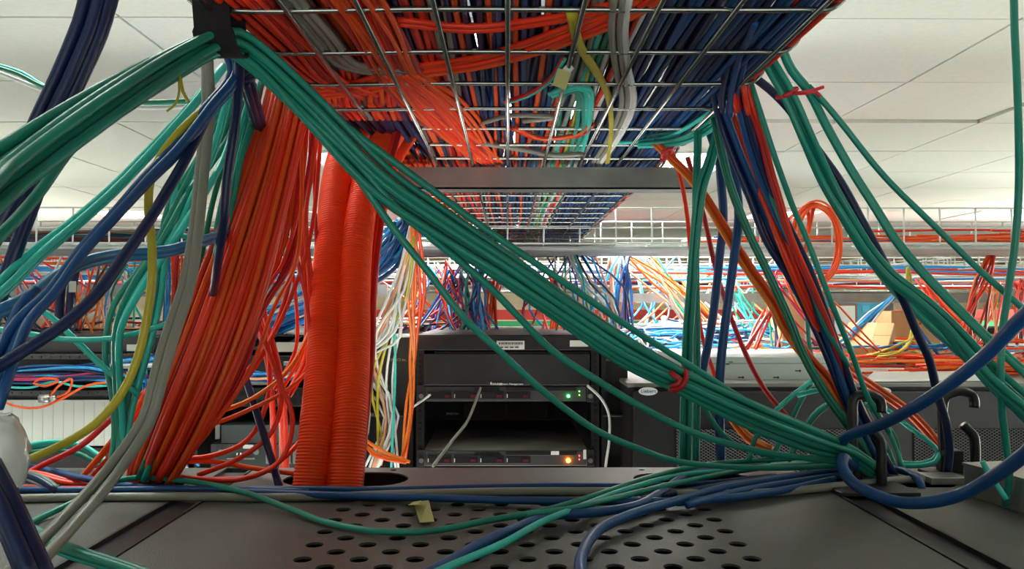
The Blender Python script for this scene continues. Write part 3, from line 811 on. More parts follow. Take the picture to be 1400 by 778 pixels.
for k, (px, py) in enumerate(((1184, 408), (1200, 408), (1184, 422), (1150, 405), (1200, 424))):
    frontbox('pinned_sheet', mat('blue_paper', (.10, .45, .62), .8), t, px - 5, px + 5, py - 4, py + 5, NB - .003, .003)
def lamp(px, py, D, label, r=.03):
    t = empty('bright_spot', label, 'lamp')
    c = P(px, py, D)
    q = MB(); q.tube([c + Vector((0, .01, 0)), c + Vector((0, .08, 0))], [r * 1.1, r * .5], 16); q.build('lamp_housing', SILV, t, smooth=True)
    q = MB(); q.disc((c.x, c.y, c.z), r, 'y', 20, .008); q.build('lens', mat('lamp_lens', (1, 1, 1), .3, emis=(1, 1, .95), estr=35), t)
    q = MB(); q.tube([c + Vector((0, .06, 0)), c + Vector((0, .06, -.5))], .006, 6); q.build('stand', BLACK2, t)
lamp(1213, 438, 4.25, 'bright work light behind the tilted cardboard box')
lamp(1000, 436, 4.25, 'bright glowing disc imitating a reflection behind the blue cables, centre right', .02)  # glowing disc and stand put in for a bright reflection
lamp(908, 435, 4.25, 'small bright glowing disc above the blue cable heap', .013)  # small glowing disc on a thin stand

# ---------------------------------------------------------------- hanging cables beyond the aisle
def drop(p0, p1, n, cols, r, sp0, sp1, lab, grp, seed, sag=.05, sides=5, name='hanging_cable', step=.06, mids=()):
    """n single cables from around p0 to around p1, (px,py,D)"""
    g = random.Random(seed)
    a, b = P(*p0), P(*p1)
    ms = [P(*q) for q in mids]
    for k in range(n):
        u = Vector((g.gauss(0, 1), g.gauss(0, .8), g.gauss(0, .25))) * sp0; v = Vector((g.gauss(0, 1), g.gauss(0, .8), g.gauss(0, .15))) * sp1
        A, B = a + u, b + v
        pts = [(A,)]
        if ms:
            for i, q in enumerate(ms):
                f = (i + 1) / (len(ms) + 1); pts.append((q + u * (1 - f) + v * f + Vector((g.gauss(0, .01), 0, g.gauss(0, .01))),))
        else:
            bow = Vector((g.gauss(0, 1), g.gauss(0, 1), 0)) * sag
            for f in (.33, .66):
                pts.append((A.lerp(B, f) + bow * (1 if f < .5 else .6) - Vector((0, 0, sag * .5)),))
        pts.append((B,))
        c = cols[k % len(cols)]
        cable(pts, c, r, lab.replace('{c}', COLNAME[c]), grp, name=name, sides=sides, step=step)
# clutter over the centre rack
drop((620, 372, 2.9), (610, 459, 2.75), 26, ['purple', 'blue', 'navy', 'red', 'sky', 'magenta', 'navy', 'vermilion'], .004, .07, .10, '{c} cable hanging down into the rear of the open rack', 'tangled cables above the left of the open rack', 41, .03)
drop((600, 365, 3.1), (590, 459, 3.0), 14, ['vermilion', 'red', 'purple', 'blue', 'vermilion'], .0045, .10, .13, '{c} cable in the tangle above the open rack', 'tangled cables above the left of the open rack', 42, .04)
drop((645, 372, 2.8), (640, 459, 2.7), 10, ['sky', 'teal', 'blue', 'navy'], .0045, .03, .05, '{c} cable above the middle of the open rack', 'tangled cables above the left of the open rack', 43, .03)
drop((672, 385, 2.9), (668, 459, 2.8), 8, ['vermilion', 'orange', 'vermilion'], .006, .014, .018, '{c} cable in a thick upright bunch above the open rack', 'thick orange bunch above the open rack', 44, .006)
drop((762, 378, 2.9), (760, 459, 2.8), 8, ['vermilion', 'orange', 'amber'], .006, .016, .016, '{c} cable in a thick upright bunch right of the tray end', 'orange bunch right of the tray end', 45, .006)
drop((735, 390, 2.9), (742, 459, 2.8), 10, ['red', 'purple', 'magenta', 'vermilion', 'sky'], .004, .04, .05, '{c} cable hanging behind the draped teal bundle', 'mixed cables behind the draped teal bundle', 46, .03)
drop((788, 345, 2.6), (800, 458, 2.7), 18, ['sky', 'blue', 'white', 'purple', 'peach', 'sky', 'teal'], .0035, .035, .06, '{c} cable dropping from the right end of the overhead tray', 'blue and white cables at the right end of the overhead tray', 47, .04)
drop((783, 340, 2.5), (825, 440, 2.6), 8, ['white', 'navy', 'cyan', 'white'], .0035, .015, .05, '{c} cable bowing out beside the tray end', 'blue and white cables at the right end of the overhead tray', 48, mids=[(800, 380, 2.5), (818, 410, 2.55)])
drop((840, 350, 3.2), (838, 445, 3.2), 5, ['brown', 'brown', 'grey'], .006, .02, .03, '{c} cable hanging straight right of the tray end', 'brown cables hanging straight', 49, .004)
drop((854, 350, 2.9), (852, 450, 2.9), 8, ['navy', 'blue', 'sky'], .005, .02, .025, '{c} cable hanging from the crossing tray beside the brown ones', 'blue cables hanging beside the brown ones', 50, .02)
drop((870, 350, 3.0), (955, 455, 3.0), 20, ['peach', 'white', 'amber', 'peach', 'orange', 'cyan'], .0042, .04, .06, '{c} cable fanning down right of the tray end', 'pale orange fan of cables', 51, mids=[(905, 385, 3.0), (930, 415, 3.0)])
drop((890, 385, 3.3), (905, 455, 3.2), 12, ['sky', 'blue', 'white', 'orange'], .004, .09, .12, '{c} thin cable above the blue heap', 'thin cables above the blue heap', 52, .05)
drop((985, 350, 3.6), (975, 470, 3.3), 14, ['orange', 'peach', 'white', 'sky', 'cyan'], .0045, .16, .2, '{c} thin cable hanging behind the right-hand bundles', 'thin cables behind the right-hand bundles', 53, .06)
drop((1005, 385, 3.0), (1048, 470, 2.9), 5, ['cyan', 'teal', 'cyan'], .004, .02, .03, '{c} cable slanting down behind the orange pair', 'aqua cables slanting behind the orange pair', 54, .01)
drop((1050, 425, 2.6), (1020, 485, 2.5), 4, ['vermilion', 'red'], .0045, .01, .02, '{c} cable slanting left onto the heap', 'red cables slanting onto the heap', 55, .005)
drop((1062, 390, 2.9), (1058, 485, 2.8), 5, ['navy', 'vermilion', 'teal'], .004, .02, .03, '{c} cable hanging beside the tall cardboard box', 'cables beside the tall cardboard box', 56, .02)
drop((1260, 380, 2.9), (1298, 450, 2.8), 9, ['vermilion', 'orange', 'vermilion'], .0045, .025, .06, '{c} cable fanning down over the wide cardboard box', 'orange fan over the wide cardboard box', 57, .01)
drop((1356, 350, 2.5), (1318, 482, 2.5), 10, ['orange', 'vermilion', 'brown'], .004, .010, .025, '{c} cable in the flat bunch dropping at the right', 'flat orange bunch dropping at the right', 58, mids=[(1345, 385, 2.5), (1328, 430, 2.5)])
drop((1362, 390, 3.0), (1350, 470, 2.9), 8, ['amber', 'peach', 'orange'], .004, .015, .05, '{c} cable in the pale cone-shaped bunch at the right', 'pale orange cone of cables', 59, .01)
drop((1395, 385, 2.8), (1400, 470, 2.8), 8, ['vermilion', 'red'], .004, .02, .05, '{c} cable hanging at the right edge', 'red cables at the right edge', 60, .02)
drop((1225, 405, 2.9), (1150, 475, 2.7), 6, ['sky', 'blue', 'white'], .004, .01, .03, '{c} cable slanting down to the tilted cardboard box', 'blue cables above the tilted box', 61, .01)
drop((1240, 400, 2.8), (1320, 490, 2.6), 10, ['sky', 'blue'], .0045, .02, .04, '{c} cable in the bunch behind the navy cable', 'blue bunch behind the navy cable', 62, .02)
drop((1243, 365, 2.6), (1200, 488, 2.5), 3, ['yellow'], .004, .004, .03, 'yellow cable hanging beside the tilted cardboard box', 'yellow cables by the tilted box', 63, mids=[(1243, 410, 2.6), (1250, 450, 2.6), (1238, 478, 2.5)])
drop((1060, 370, 2.6), (1150, 480, 2.5), 5, ['red', 'magenta', 'vermilion'], .0035, .02, .06, '{c} thin cable behind the navy bundle at right', 'thin red cables behind the navy bundle', 64, .04)
# left side drops
for px in (84, 99):
    cable([(px + 4, 368, 2.5), (px - 1, 400, 2.5), (px - 4, 458, 2.45)], 'navy', .014, 'thick navy cable hanging beside the pale tag, %s' % ('left one' if px == 84 else 'right one'), name='hanging_cable')
note('pale oval tag on the thick navy cables at the left', P(99, 392, 2.46), .022, .034, (0, 0, 0), m_=WHITEP)
drop((130, 345, 2.6), (115, 455, 2.5), 8, ['peach', 'orange', 'amber', 'brown'], .004, .03, .06, '{c} cable hanging behind the thick navy ones', 'orange cables behind the thick navy ones', 71, .03)
drop((230, 345, 2.7), (130, 452, 2.9), 10, ['peach', 'white', 'amber', 'orange'], .004, .12, .12, '{c} thin cable crossing the beige wall', 'thin cables crossing the beige wall', 72, .05)
drop((158, 360, 2.6), (162, 458, 2.6), 8, ['sky', 'white', 'teal', 'cyan'], .004, .05, .06, '{c} thin cable hanging in front of the beige wall', 'thin aqua and white cables before the beige wall', 73, .03)
drop((226, 345, 2.5), (226, 450, 2.5), 3, ['sky', 'blue'], .0045, .006, .006, '{c} cable hanging straight before the beige wall', 'straight blue cables before the beige wall', 74, .003)
drop((244, 335, 2.5), (238, 420, 2.5), 6, ['vermilion', 'orange', 'red'], .0045, .012, .012, '{c} cable hanging from the crossing tray at left', 'orange cables under the left crossing tray', 75, .005)
drop((40, 350, 2.7), (50, 458, 2.6), 16, ['red', 'navy', 'purple', 'vermilion', 'green', 'blue'], .004, .10, .12, '{c} cable in the dark clutter at the far left', 'dark clutter of cables at the far left', 76, .05)
drop((45, 420, 2.5), (60, 458, 2.4), 6, ['navy', 'vermilion', 'black'], .004, .05, .05, '{c} cable dropping to the left rack', 'dark clutter of cables at the far left', 77, .05)
run_x(3.0, .3, CAMZ + .10, -4, -.5, 14, ['sky', 'white', 'red', 'blue', 'orange', 'vermilion', 'sky'], .005, '{c} cable strung low behind the left racks', 'cables strung behind the left racks', 78, stack=.08, name='strung_cable')
run_x(3.2, .4, CAMZ + .06, .4, 4, 9, ['sky', 'white', 'peach', 'blue', 'orange', 'vermilion', 'sky'], .005, '{c} cable strung low behind the right racks', 'cables strung behind the right racks', 79, stack=.10, name='strung_cable')
t = empty('cable_runway', 'grey ladder runway carrying cables low across the back of the right racks', 'cable tray')
for yy in (3.15, 3.65):
    m = MB(); m.box(.35, 4.2, yy, yy + .012, CAMZ + .02, CAMZ + .055); m.build('side_rail', STRUT, t)
m = MB()
for k in range(13): m.box(.4 + k * .3, .43 + k * .3, 3.16, 3.65, CAMZ + .03, CAMZ + .045)
m.build('rungs', STRUT, t)
t = empty('cable_runway', 'grey ladder runway carrying cables behind the left racks', 'cable tray')
for yy in (2.98, 3.38):
    m = MB(); m.box(-4.2, -.45, yy, yy + .012, CAMZ + .045, CAMZ + .085); m.build('side_rail', STRUT, t)
m = MB()
for k in range(13): m.box(-4.1 + k * .3, -4.07 + k * .3, 2.99, 3.38, CAMZ + .06, CAMZ + .075)
m.build('rungs', STRUT, t)
# red and green strip far behind
m = MB(); m.box(-1.2, 6, 6.35, 6.42, CAMZ - .10, CAMZ - .02); tag(m.build('painted_rail', mat('red_paint', (.55, .03, .02), .5)), 'long red rail far behind the right-hand cables', 'rail')
m = MB(); m.box(-1.2, 6, 6.30, 6.34, CAMZ - .15, CAMZ - .11); tag(m.build('painted_rail', mat('green_paint', (.03, .35, .12), .5)), 'long green rail just below the red one', 'rail')

# slanting blue bunch behind the tubes, white bunch right of them
drop((560, 300, 1.9), (250, 475, 2.5), 34, ['sky', 'sky', 'blue', 'sky', 'white'], .0042, .022, .085, '{c} cable in the slanting bunch behind the orange tubes', 'slanting bright blue bunch behind the orange tubes', 81, mids=[(520, 350, 1.95), (425, 412, 2.15), (330, 450, 2.3)])
drop((300, 510, 2.13), (430, 512, 2.13), 10, ['blue', 'sky', 'blue', 'peach'], .0035, .02, .025, '{c} cable lying across the front of the grey switch rack', 'cables across the front of the switch rack', 82, .02, mids=[(360, 514, 2.12)])
drop((568, 310, 1.8), (508, 640, 2.12), 12, ['white', 'peach', 'white', 'white'], .0036, .006, .02, '{c} cable in the pale bunch right of the orange tubes', 'white bunch right of the orange tubes', 83, mids=[(545, 390, 1.9), (528, 450, 1.95), (500, 500, 2.1), (530, 570, 2.12)])
drop((560, 330, 1.85), (540, 640, 2.12), 3, ['white', 'cyan', 'white'], .0036, .004, .01, '{c} cable falling straight before the cable manager', 'straight white cables before the cable manager', 84, mids=[(545, 420, 1.95), (536, 520, 2.1)])
drop((566, 320, 1.8), (520, 610, 2.12), 2, ['yellow'], .004, .004, .008, 'yellow cable beside the white bunch', 'yellow cables beside the white bunch', 85, mids=[(552, 390, 1.9), (538, 450, 2.0), (512, 520, 2.1)])
drop((566, 305, 1.78), (552, 632, 2.12), 5, ['amber', 'orange', 'amber'], .0045, .005, .006, '{c} cable falling in a straight flat bunch left of the open rack', 'straight orange bunch left of the open rack', 86, mids=[(566, 400, 1.95), (562, 480, 2.08), (557, 560, 2.12)])
drop((556, 632, 2.1), (495, 600, 2.1), 3, ['amber', 'orange'], .005, .006, .006, '{c} cable turning back from the foot of the straight orange bunch', 'orange cables turning back to the tubes', 87, mids=[(520, 620, 2.1)])
cable([(657, 530, 2.16), (642, 570, 2.1), (620, 600, 1.9), (592, 637, 1.7)], 'grey', .0036, 'flat grey strap cable slanting across the open rack')
cable([(803, 527, 2.17), (822, 545, 2.14), (832, 565, 2.14), (833, 600, 2.14), (828, 640, 2.14), (828, 700, 2.14)], 'white', .0038, 'single white cable curving down right of the green-lit server')
cable([(577, 548, 2.17), (588, 540, 2.17), (560, 560, 2.14)], 'white', .003, 'short white cable end at the ear of the green-lit server')

# left rack cable harnesses
drop((-30, 515, 2.12), (215, 520, 2.12), 18, ['blue', 'navy', 'blue', 'magenta', 'sky', 'navy'], .0042, .018, .022, '{c} cable lying along the ledge of the left rack', 'blue harness on the ledge of the left rack', 91, mids=[(60, 510, 2.12), (130, 512, 2.12)])
drop((250, 492, 2.12), (120, 500, 2.14), 12, ['sky', 'blue', 'sky', 'white'], .0038, .03, .01, '{c} cable coming into the left rack ledge', 'bright blue cables entering the left rack ledge', 92, mids=[(190, 497, 2.12)])
cable([(0, 528, 2.09), (40, 530, 2.08), (75, 522, 2.07), (105, 528, 2.08), (190, 524, 2.08)], 'cyan', .003, 'thin aqua cable lying over the blue harness')
cable([(-10, 540, 2.08), (20, 555, 2.06), (55, 557, 2.05), (85, 545, 2.06), (120, 527, 2.06), (155, 523, 2.08), (180, 530, 2.1)], 'orange', .003, 'long orange cable sagging over the slatted white panel')
cable([(66, 545, 2.06), (80, 528, 2.06), (98, 518, 2.06), (94, 535, 2.06), (75, 545, 2.06)], 'orange', .003, 'small orange loop of cable in front of the white panel')
cable([(48, 522, 2.07), (60, 517, 2.06), (80, 520, 2.06), (62, 528, 2.06), (46, 524, 2.07)], 'orange', .003, 'small flat orange loop on the ledge of the left rack')
m = MB(); c_ = P(61, 545, 2.05); m.tube([c_ - Vector((.012, 0, 0)), c_ + Vector((.012, 0, 0))], .011, 12); m.tube([c_ + Vector((.012, 0, 0)), c_ + Vector((.03, -.004, .004))], .006, 10)
tag(m.build('connector_plug', SILV, smooth=True), 'small shiny connector at the end of the orange loop', 'connector')
drop((190, 470, 2.1), (200, 640, 2.1), 6, ['sky', 'blue', 'white', 'cyan'], .003, .01, .03, '{c} thin cable in the dark gap between the left racks', 'thin cables in the gap between the left racks', 93, .02)
drop((245, 600, 2.1), (250, 640, 2.1), 10, ['sky', 'blue', 'amber', 'white'], .0035, .03, .03, '{c} cable end below the orange bundle foot', 'cable ends below the orange bundle', 94, .01)

# heaps of slack cable on the right-hand cabinets
def heap(cx, cy, z, n, cols, r, lx, ly, h, lab, grp, seed):
    g = random.Random(seed)
    for k in range(n):
        x = cx + g.uniform(-lx, lx); y = cy + g.uniform(-ly, ly); a = g.uniform(-.7, .7); L = g.uniform(.12, .3)
        zz = z + r + g.random() * h; pts = []
        for i in range(6):
            a += g.gauss(0, .55); x += math.cos(a) * L / 2; y += math.sin(a) * L / 3
            if abs(x - cx) > lx * 1.25: a = math.pi - a
            y = min(max(y, cy - ly * 1.1), cy + ly * 1.1)
            pts.append((Vector((x, y, zz + g.uniform(-.3, .5) * h * .5 if zz > z + h * .3 else zz)),))
        c = cols[k % len(cols)]
        cable(pts, c, r, lab.replace('{c}', COLNAME[c]), grp, name='loose_cable', sides=5, step=.05)
heap(1.27, 2.40, zb + .002, 44, ['orange', 'vermilion', 'orange', 'amber'], .004, .22, .12, .035, '{c} loose cable in the orange heap on the right cabinet', 'orange heap on the right cabinet', 101)
heap(.62, 3.1, zb + .01, 60, ['sky', 'white', 'blue', 'white', 'sky', 'navy'], .0045, .30, .2, .11, '{c} loose cable in the blue and white heap behind the steel chassis', 'blue and white heap behind the steel chassis', 102)
heap(1.05, 2.85, zb + .002, 44, ['vermilion', 'white', 'sky', 'peach', 'blue', 'orange', 'yellow'], .004, .30, .2, .07, '{c} loose cable in the mixed heap before the cardboard boxes', 'mixed heap before the cardboard boxes', 103)
heap(1.75, 2.7, zb + .002, 34, ['vermilion', 'red', 'orange', 'sky', 'white'], .0045, .3, .25, .07, '{c} loose cable in the red heap at the right edge', 'red heap at the right edge', 104)
heap(-1.2, 2.8, pyZ(459, DR) + .002, 30, ['black', 'peach', 'white', 'red', 'navy'], .004, .7, .25, .03, '{c} loose cable on top of the left rack', 'slack on top of the left rack', 105)
# orange coil hung over the crossing tray
g = random.Random(9)
for k in range(7):
    c0 = P(1117 + g.uniform(-3, 3), 332 + g.uniform(-3, 3), 2.17 - k * .004); rx, rz = .062 + g.uniform(-.006, .008), .104 + g.uniform(-.006, .006)
    pts = []
    for i in range(26):
        a = 2 * math.pi * i / 24 + k * .4
        pts.append((c0 + Vector((rx * math.cos(a), .012 * math.sin(a * 1.0 + k), rz * math.sin(a))),))
    cable(pts, 'orange', .003, 'orange cable loop in the coil hung over the right crossing tray', 'orange coil over the crossing tray', name='coiled_cable', sides=6, step=.02)
drop((1110, 283, 2.18), (1102, 345, 2.16), 6, ['orange', 'vermilion'], .003, .008, .003, '{c} cable falling flat inside the orange coil', 'flat orange cables inside the coil', 110, .003)
drop((1090, 290, 2.2), (1035, 335, 2.25), 3, ['orange', 'red'], .003, .006, .01, '{c} cable running from the coil along the crossing tray', 'orange cables leading to the coil', 111, .006)
drop((1100, 380, 2.18), (1200, 480, 2.4), 3, ['orange', 'vermilion'], .003, .006, .02, '{c} cable trailing from the bottom of the coil', 'orange cables trailing from the coil', 112, .02)

# ---------------------------------------------------------------- foreground: black strap and draped teal bundle
mb = MB()
Ts = P(303, 62, .605)
ring = []
for k in range(28):
    a = 2 * math.pi * k / 28
    ring.append((math.cos(a), math.sin(a)))
prof = []
n0 = 0
hw = .0135
for side in (-1, 1):       # flat loop of webbing around tray edge and cables: a band in the y-z plane, open width along the cable
    pass
def strap(c, w, ry, ztop, thick, label):
    m = MB(); pts = []
    zb_ = c.z - .012
    for k in range(17):
        a = math.pi + math.pi * k / 16; pts.append((ry * math.cos(a), zb_ + .012 + .016 * math.sin(a)))
    pts += [(ry * .95, c.z + .03), (ry * .8, ztop), (ry * .3, ztop + .012), (-ry * .3, ztop + .012), (-ry * .8, ztop), (-ry * .95, c.z + .03)]
    n = len(pts)
    cy = sum(p[0] for p in pts) / n; cz = sum(p[1] for p in pts) / n
    for sc in (1.0, .88):
        for xx in (-w / 2, w / 2):
            for k, (yy, zz) in enumerate(pts):
                lean = (zz - c.z) * -.10
                m.v.append((c.x + xx * (1.12 if zz < c.z else 1.0) + lean, c.y + yy * sc, cz + (zz - cz) * (sc if sc == 1 else .94)))
    for k in range(n):
        k2 = (k + 1) % n
        m.f += [(k, k2, n + k2, n + k), (2 * n + k, 3 * n + k, 3 * n + k2, 2 * n + k2), (k, 2 * n + k, 2 * n + k2, k2), (n + k, n + k2, 3 * n + k2, 3 * n + k)]
    tag(m.build('hook_and_loop_strap', mat('black_webbing', (.012, .010, .014), .9, bump=.8, bscale=1500), smooth=False), label, 'strap')
strap(Ts + Vector((0, 0, .007)), .027, .020, 2.50, .002, 'black fabric strap looped round the tray edge holding up the teal bundle')
G1 = 'teal bundle draped through the black strap'
bundle([(-420, 400, .32, .013), (-80, 300, .36, .013), (0, 243, .41, .0135), (80, 185, .45, .0135), (165, 128, .50, .013), (235, 85, .56, .012), (290, 58, .60, .010), (318, 55, .615, .010), (350, 76, .63, .010), (420, 145, .665, .013),
        (520, 248, .70, .016), (600, 305, .725, .016), (700, 372, .75, .015), (760, 415, .77, .014), (860, 483, .80, .0145), (930, 520, .82, .012), (1030, 568, .845, .013), (1110, 600, .87, .012), (1160, 618, .89, .008), (1200, 645, .90, .008)],
       9, 'teal', .0033, .012, 'teal cable in the thick bundle draped through the black strap down to the ring hook', G1, seed=2, twist=.55, wob=.22)
cable([(-380, 470, .34), (-70, 375, .40), (0, 322, .43), (50, 268, .46), (105, 195, .49), (180, 140, .52), (250, 85, .57), (300, 60, .605), (330, 62, .62), (400, 115, .655), (480, 178, .68), (564, 240, .70), (640, 296, .72), (700, 338, .735), (777, 390, .76), (860, 447, .79), (944, 500, .82), (1020, 548, .845), (1100, 588, .87), (1150, 607, .89)],
      'teal', .0034, 'single teal cable running just above the draped teal bundle')
cable([(-380, 420, .34), (-70, 318, .39), (20, 255, .43), (110, 172, .48), (200, 120, .53), (300, 64, .605), (345, 90, .63), (420, 160, .66), (490, 225, .685), (540, 283, .70), (587, 323, .72), (667, 390, .745), (710, 434, .76), (756, 480, .775), (813, 518, .79), (871, 553, .805), (947, 591, .83), (1043, 618, .86), (1150, 632, .89)],
      'teal', .0035, 'teal cable hanging lower than the draped bundle, ending at the ring hook')
cable([(-380, 440, .33), (-70, 330, .39), (10, 272, .43), (120, 178, .48), (210, 120, .53), (300, 66, .605), (345, 95, .63), (420, 165, .66), (455, 200, .675), (487, 240, .69), (534, 307, .70), (584, 370, .71), (634, 434, .72), (683, 480, .74), (737, 530, .76), (813, 587, .80), (875, 614, .83), (928, 631, .86), (1050, 640, .90), (1160, 636, .92)],
      'teal', .0033, 'lowest teal cable of the drape, crossing in front of the lit servers')
bundle([(-60, 300, .50, .008), (20, 240, .50, .008), (95, 170, .51, .006), (170, 125, .53), (235, 90, .57), (295, 62, .605)], 3, 'teal', .0030, .005, 'teal cable in the lower left strands running to the black strap', 'lower left teal strands', seed=8)
# red ties round the teal bundles
def tie(label, c, r, axis, m_=None, name='cable_tie', tails=None, th=.0022):
    t = empty(name, label, 'cable tie')
    u = axis.orthogonal().normalized(); w = axis.cross(u).normalized()
    s = [c + (u * math.cos(2 * math.pi * k / 24) + w * math.sin(2 * math.pi * k / 24)) * r for k in range(25)]
    m = MB(); m.tube(s, th, 8); m.build('wrap', m_ or C['red'], t, smooth=True)
    if tails:
        for q in tails:
            m = MB(); m.tube([Vector(p[:3]) for p in spline([tuple(P(*p)) + (0,) for p in q], .004)], th * .8, 6); m.build('tail', m_ or C['red'], t, smooth=True)
ax = (P(940, 530, .83) - P(900, 505, .81)).normalized()
tie('dark red tie knotted round the draped teal bundle', P(926, 519, .818), .0115, ax, C['red'], tails=[[(917, 508, .80), (922, 514, .796), (930, 519, .796), (925, 526, .796), (916, 528, .80)]], th=.0034)
# small yellow string
cable([(243, 95, .56), (247, 110, .56), (250, 125, .56), (255, 135, .56), (258, 140, .56)], 'yellow', .0012, 'short yellow string hanging below the draped teal bundle', name='string', cat='string')
cable([(244, 100, .562), (245, 125, .562), (240, 142, .562), (228, 152, .562)], 'yellow', .0009, 'second, thinner end of the yellow string', name='string', cat='string')

# ---------------------------------------------------------------- orange corrugated conduits
ORT = mat('orange_conduit', (.97, .066, .005), .5, noise=.08, nscale=10, spec=.3)
def conduit(pts, r, label, m_=ORT, pitch=.0036):
    s = spline([tuple(P(*p)) + (r,) for p in pts], pitch / 4)
    m = MB(); path = [Vector(q[:3]) for q in s]
    # resample evenly so the ribs keep their pitch
    out = [path[0]]; acc = 0; stepd = pitch / 4
    for a, b in zip(path, path[1:]):
        L = (b - a).length; d = 0
        while acc + (L - d) >= stepd:
            d += stepd - acc; acc = 0; out.append(a.lerp(b, min(1, d / L)))
        acc += L - d
    rr = [r * (1.0, 1.0, .955, .955)[i % 4] for i in range(len(out))]
    m.tube(out, rr, 28)
    tag(m.build('corrugated_conduit', m_, smooth=False), label, 'conduit')
conduit([(540, 120, 1.25), (500, 160, 1.16), (470, 210, 1.11), (460, 250, 1.08), (453, 330, 1.03), (447, 400, 1.0), (443, 480, .97), (434, 580, .925), (425, 662, .905), (422, 690, .90)], .0205, 'left of two thick orange ribbed tubes rising from the rack top')
conduit([(570, 120, 1.25), (548, 160, 1.16), (518, 210, 1.11), (500, 260, 1.07), (488, 330, 1.03), (484, 400, 1.0), (483, 480, .97), (478, 580, .925), (471, 662, .905), (470, 690, .90)], .0205, 'right of two thick orange ribbed tubes rising from the rack top')
conduit([(590, 120, 1.3), (572, 165, 1.2), (536, 225, 1.16), (515, 300, 1.12), (505, 380, 1.08), (500, 470, 1.02), (492, 560, .98), (484, 662, .96), (482, 690, .95)], .012, 'narrow orange ribbed tube mostly hidden behind the right thick one', pitch=.003)
bundle([(548, 165, 1.10), (530, 240, 1.08), (517, 330, 1.05), (509, 400, 1.03), (507, 480, .99), (498, 580, .95), (490, 666, .91), (489, 690, .90)], 2, ['red', 'vermilion'], .0038, .004, '{c} cable hugging the right side of the ribbed tubes', 'cables hugging the ribbed tubes', seed=4)

# ---------------------------------------------------------------- big red-orange bundle and its loose strands
bundle([(395, 95, .92, .022), (392, 140, .90, .026), (372, 220, .88, .029), (345, 310, .86, .034), (315, 400, .84, .038), (285, 480, .83, .038), (250, 560, .83, .036), (222, 620, .86, .030), (205, 655, .89, .026), (202, 690, .90, .024), (202, 760, .90, .022)],
       44, ['vermilion', 'orange', 'vermilion', 'vermilion', 'orange', 'vermilion', 'vermilion', 'orange', 'red'], .0033, .03, '{c} cable in the thick slanting bundle left of the ribbed tubes', 'thick slanting red-orange bundle', seed=5, twist=.22, wob=.08, flat=.45)
S = [
 ([(440, 170, 1.0), (425, 320, .98), (400, 400, .96), (360, 480, .94), (300, 545, .92), (235, 610, .90), (205, 650, .90)], 'vermilion', .0028, 'red-orange strand swinging from the tubes into the slanting bundle'),
 ([(412, 170, 1.0), (405, 300, .98), (392, 400, .96), (350, 500, .94), (280, 575, .92), (210, 640, .90)], 'vermilion', .0028, 'red-orange strand just left of the first swinging one'),
 ([(340, 385, .95), (356, 450, .93), (382, 520, .92), (400, 575, .92), (383, 630, .91), (330, 655, .90), (240, 652, .90)], 'vermilion', .0030, 'outer red-orange strand of the long loops beside the ribbed tubes'),
 ([(350, 390, .97), (372, 470, .95), (385, 540, .94), (372, 590, .93), (330, 625, .92), (270, 650, .91)], 'vermilion', .0030, 'middle red-orange strand of the long loops beside the ribbed tubes'),
 ([(352, 400, .98), (368, 490, .96), (366, 545, .95), (340, 600, .94), (290, 623, .93), (232, 628, .92)], 'vermilion', .0030, 'inner red-orange strand of the long loops beside the ribbed tubes'),
 ([(430, 500, .98), (390, 535, .95), (330, 565, .93), (270, 590, .92), (225, 620, .90)], 'orange', .0028, 'upper of two orange strands fanning left behind the tubes'),
 ([(430, 440, 1.0), (395, 505, .96), (345, 545, .94), (270, 575, .93), (220, 612, .91)], 'amber', .0028, 'amber strand fanning left behind the tubes'),
 ([(215, 648, .90), (245, 633, .92), (290, 631, .93), (345, 640, .93), (405, 648, .93)], 'orange', .0030, 'orange strand arching low over the rack top'),
 ([(225, 655, .90), (300, 655, .93), (350, 650, .94), (395, 620, .96), (420, 590, .98)], 'vermilion', .0030, 'red-orange strand lying low along the rack edge'),
 ([(392, 150, .98), (398, 260, .97), (402, 330, .96), (420, 420, .97), (425, 500, .98)], 'vermilion', .0026, 'thin red-orange strand crossing beside the left tube'),
 ([(432, 150, 1.02), (430, 250, 1.02), (432, 350, 1.02), (425, 420, 1.02)], 'red', .0024, 'thin red strand close to the left tube'),
]
for p, c_, r_, l_ in S: cable(p, c_, r_, l_)
bundle([(410, 145, .96, .016), (405, 220, .95, .018), (398, 300, .94, .018), (385, 360, .93, .02), (352, 420, .90, .02), (320, 500, .88, .02), (270, 580, .87, .018), (225, 640, .89, .014), (210, 690, .90, .012), (208, 740, .90, .01)], 12, ['vermilion', 'orange', 'red'], .0026, .016,
       '{c} strand hanging loose between the slanting bundle and the ribbed tubes', 'loose strands between bundle and tubes', seed=15, wob=.7, twist=.2, flat=.6)
bundle([(425, 150, 1.0, .014), (420, 230, 1.0, .016), (412, 310, .99, .016), (420, 400, 1.0, .012), (420, 480, 1.0, .012), (390, 540, .98, .012)], 5, ['vermilion', 'orange'], .0024, .012,
       '{c} thin strand hanging down beside the left ribbed tube', 'thin strands beside the left ribbed tube', seed=16, wob=.6, twist=.2)
bundle([(372, 250, 1.15, .008), (358, 320, 1.18, .010), (350, 380, 1.2, .012), (358, 440, 1.2, .012), (372, 490, 1.2, .012), (380, 540, 1.2, .012), (384, 620, 1.15, .012), (386, 700, 1.1, .010)], 4, 'vermilion', .0045, .010, 'broad red-orange cable dropping behind the long loops', 'broad red-orange cables behind the loops', seed=17, wob=.3)
cable([(318, 470, .97), (340, 530, .95), (356, 580, .93), (372, 630, .92), (382, 668, .90)], 'navy', .0045, 'navy cable slanting down between the orange loops to the rack top')
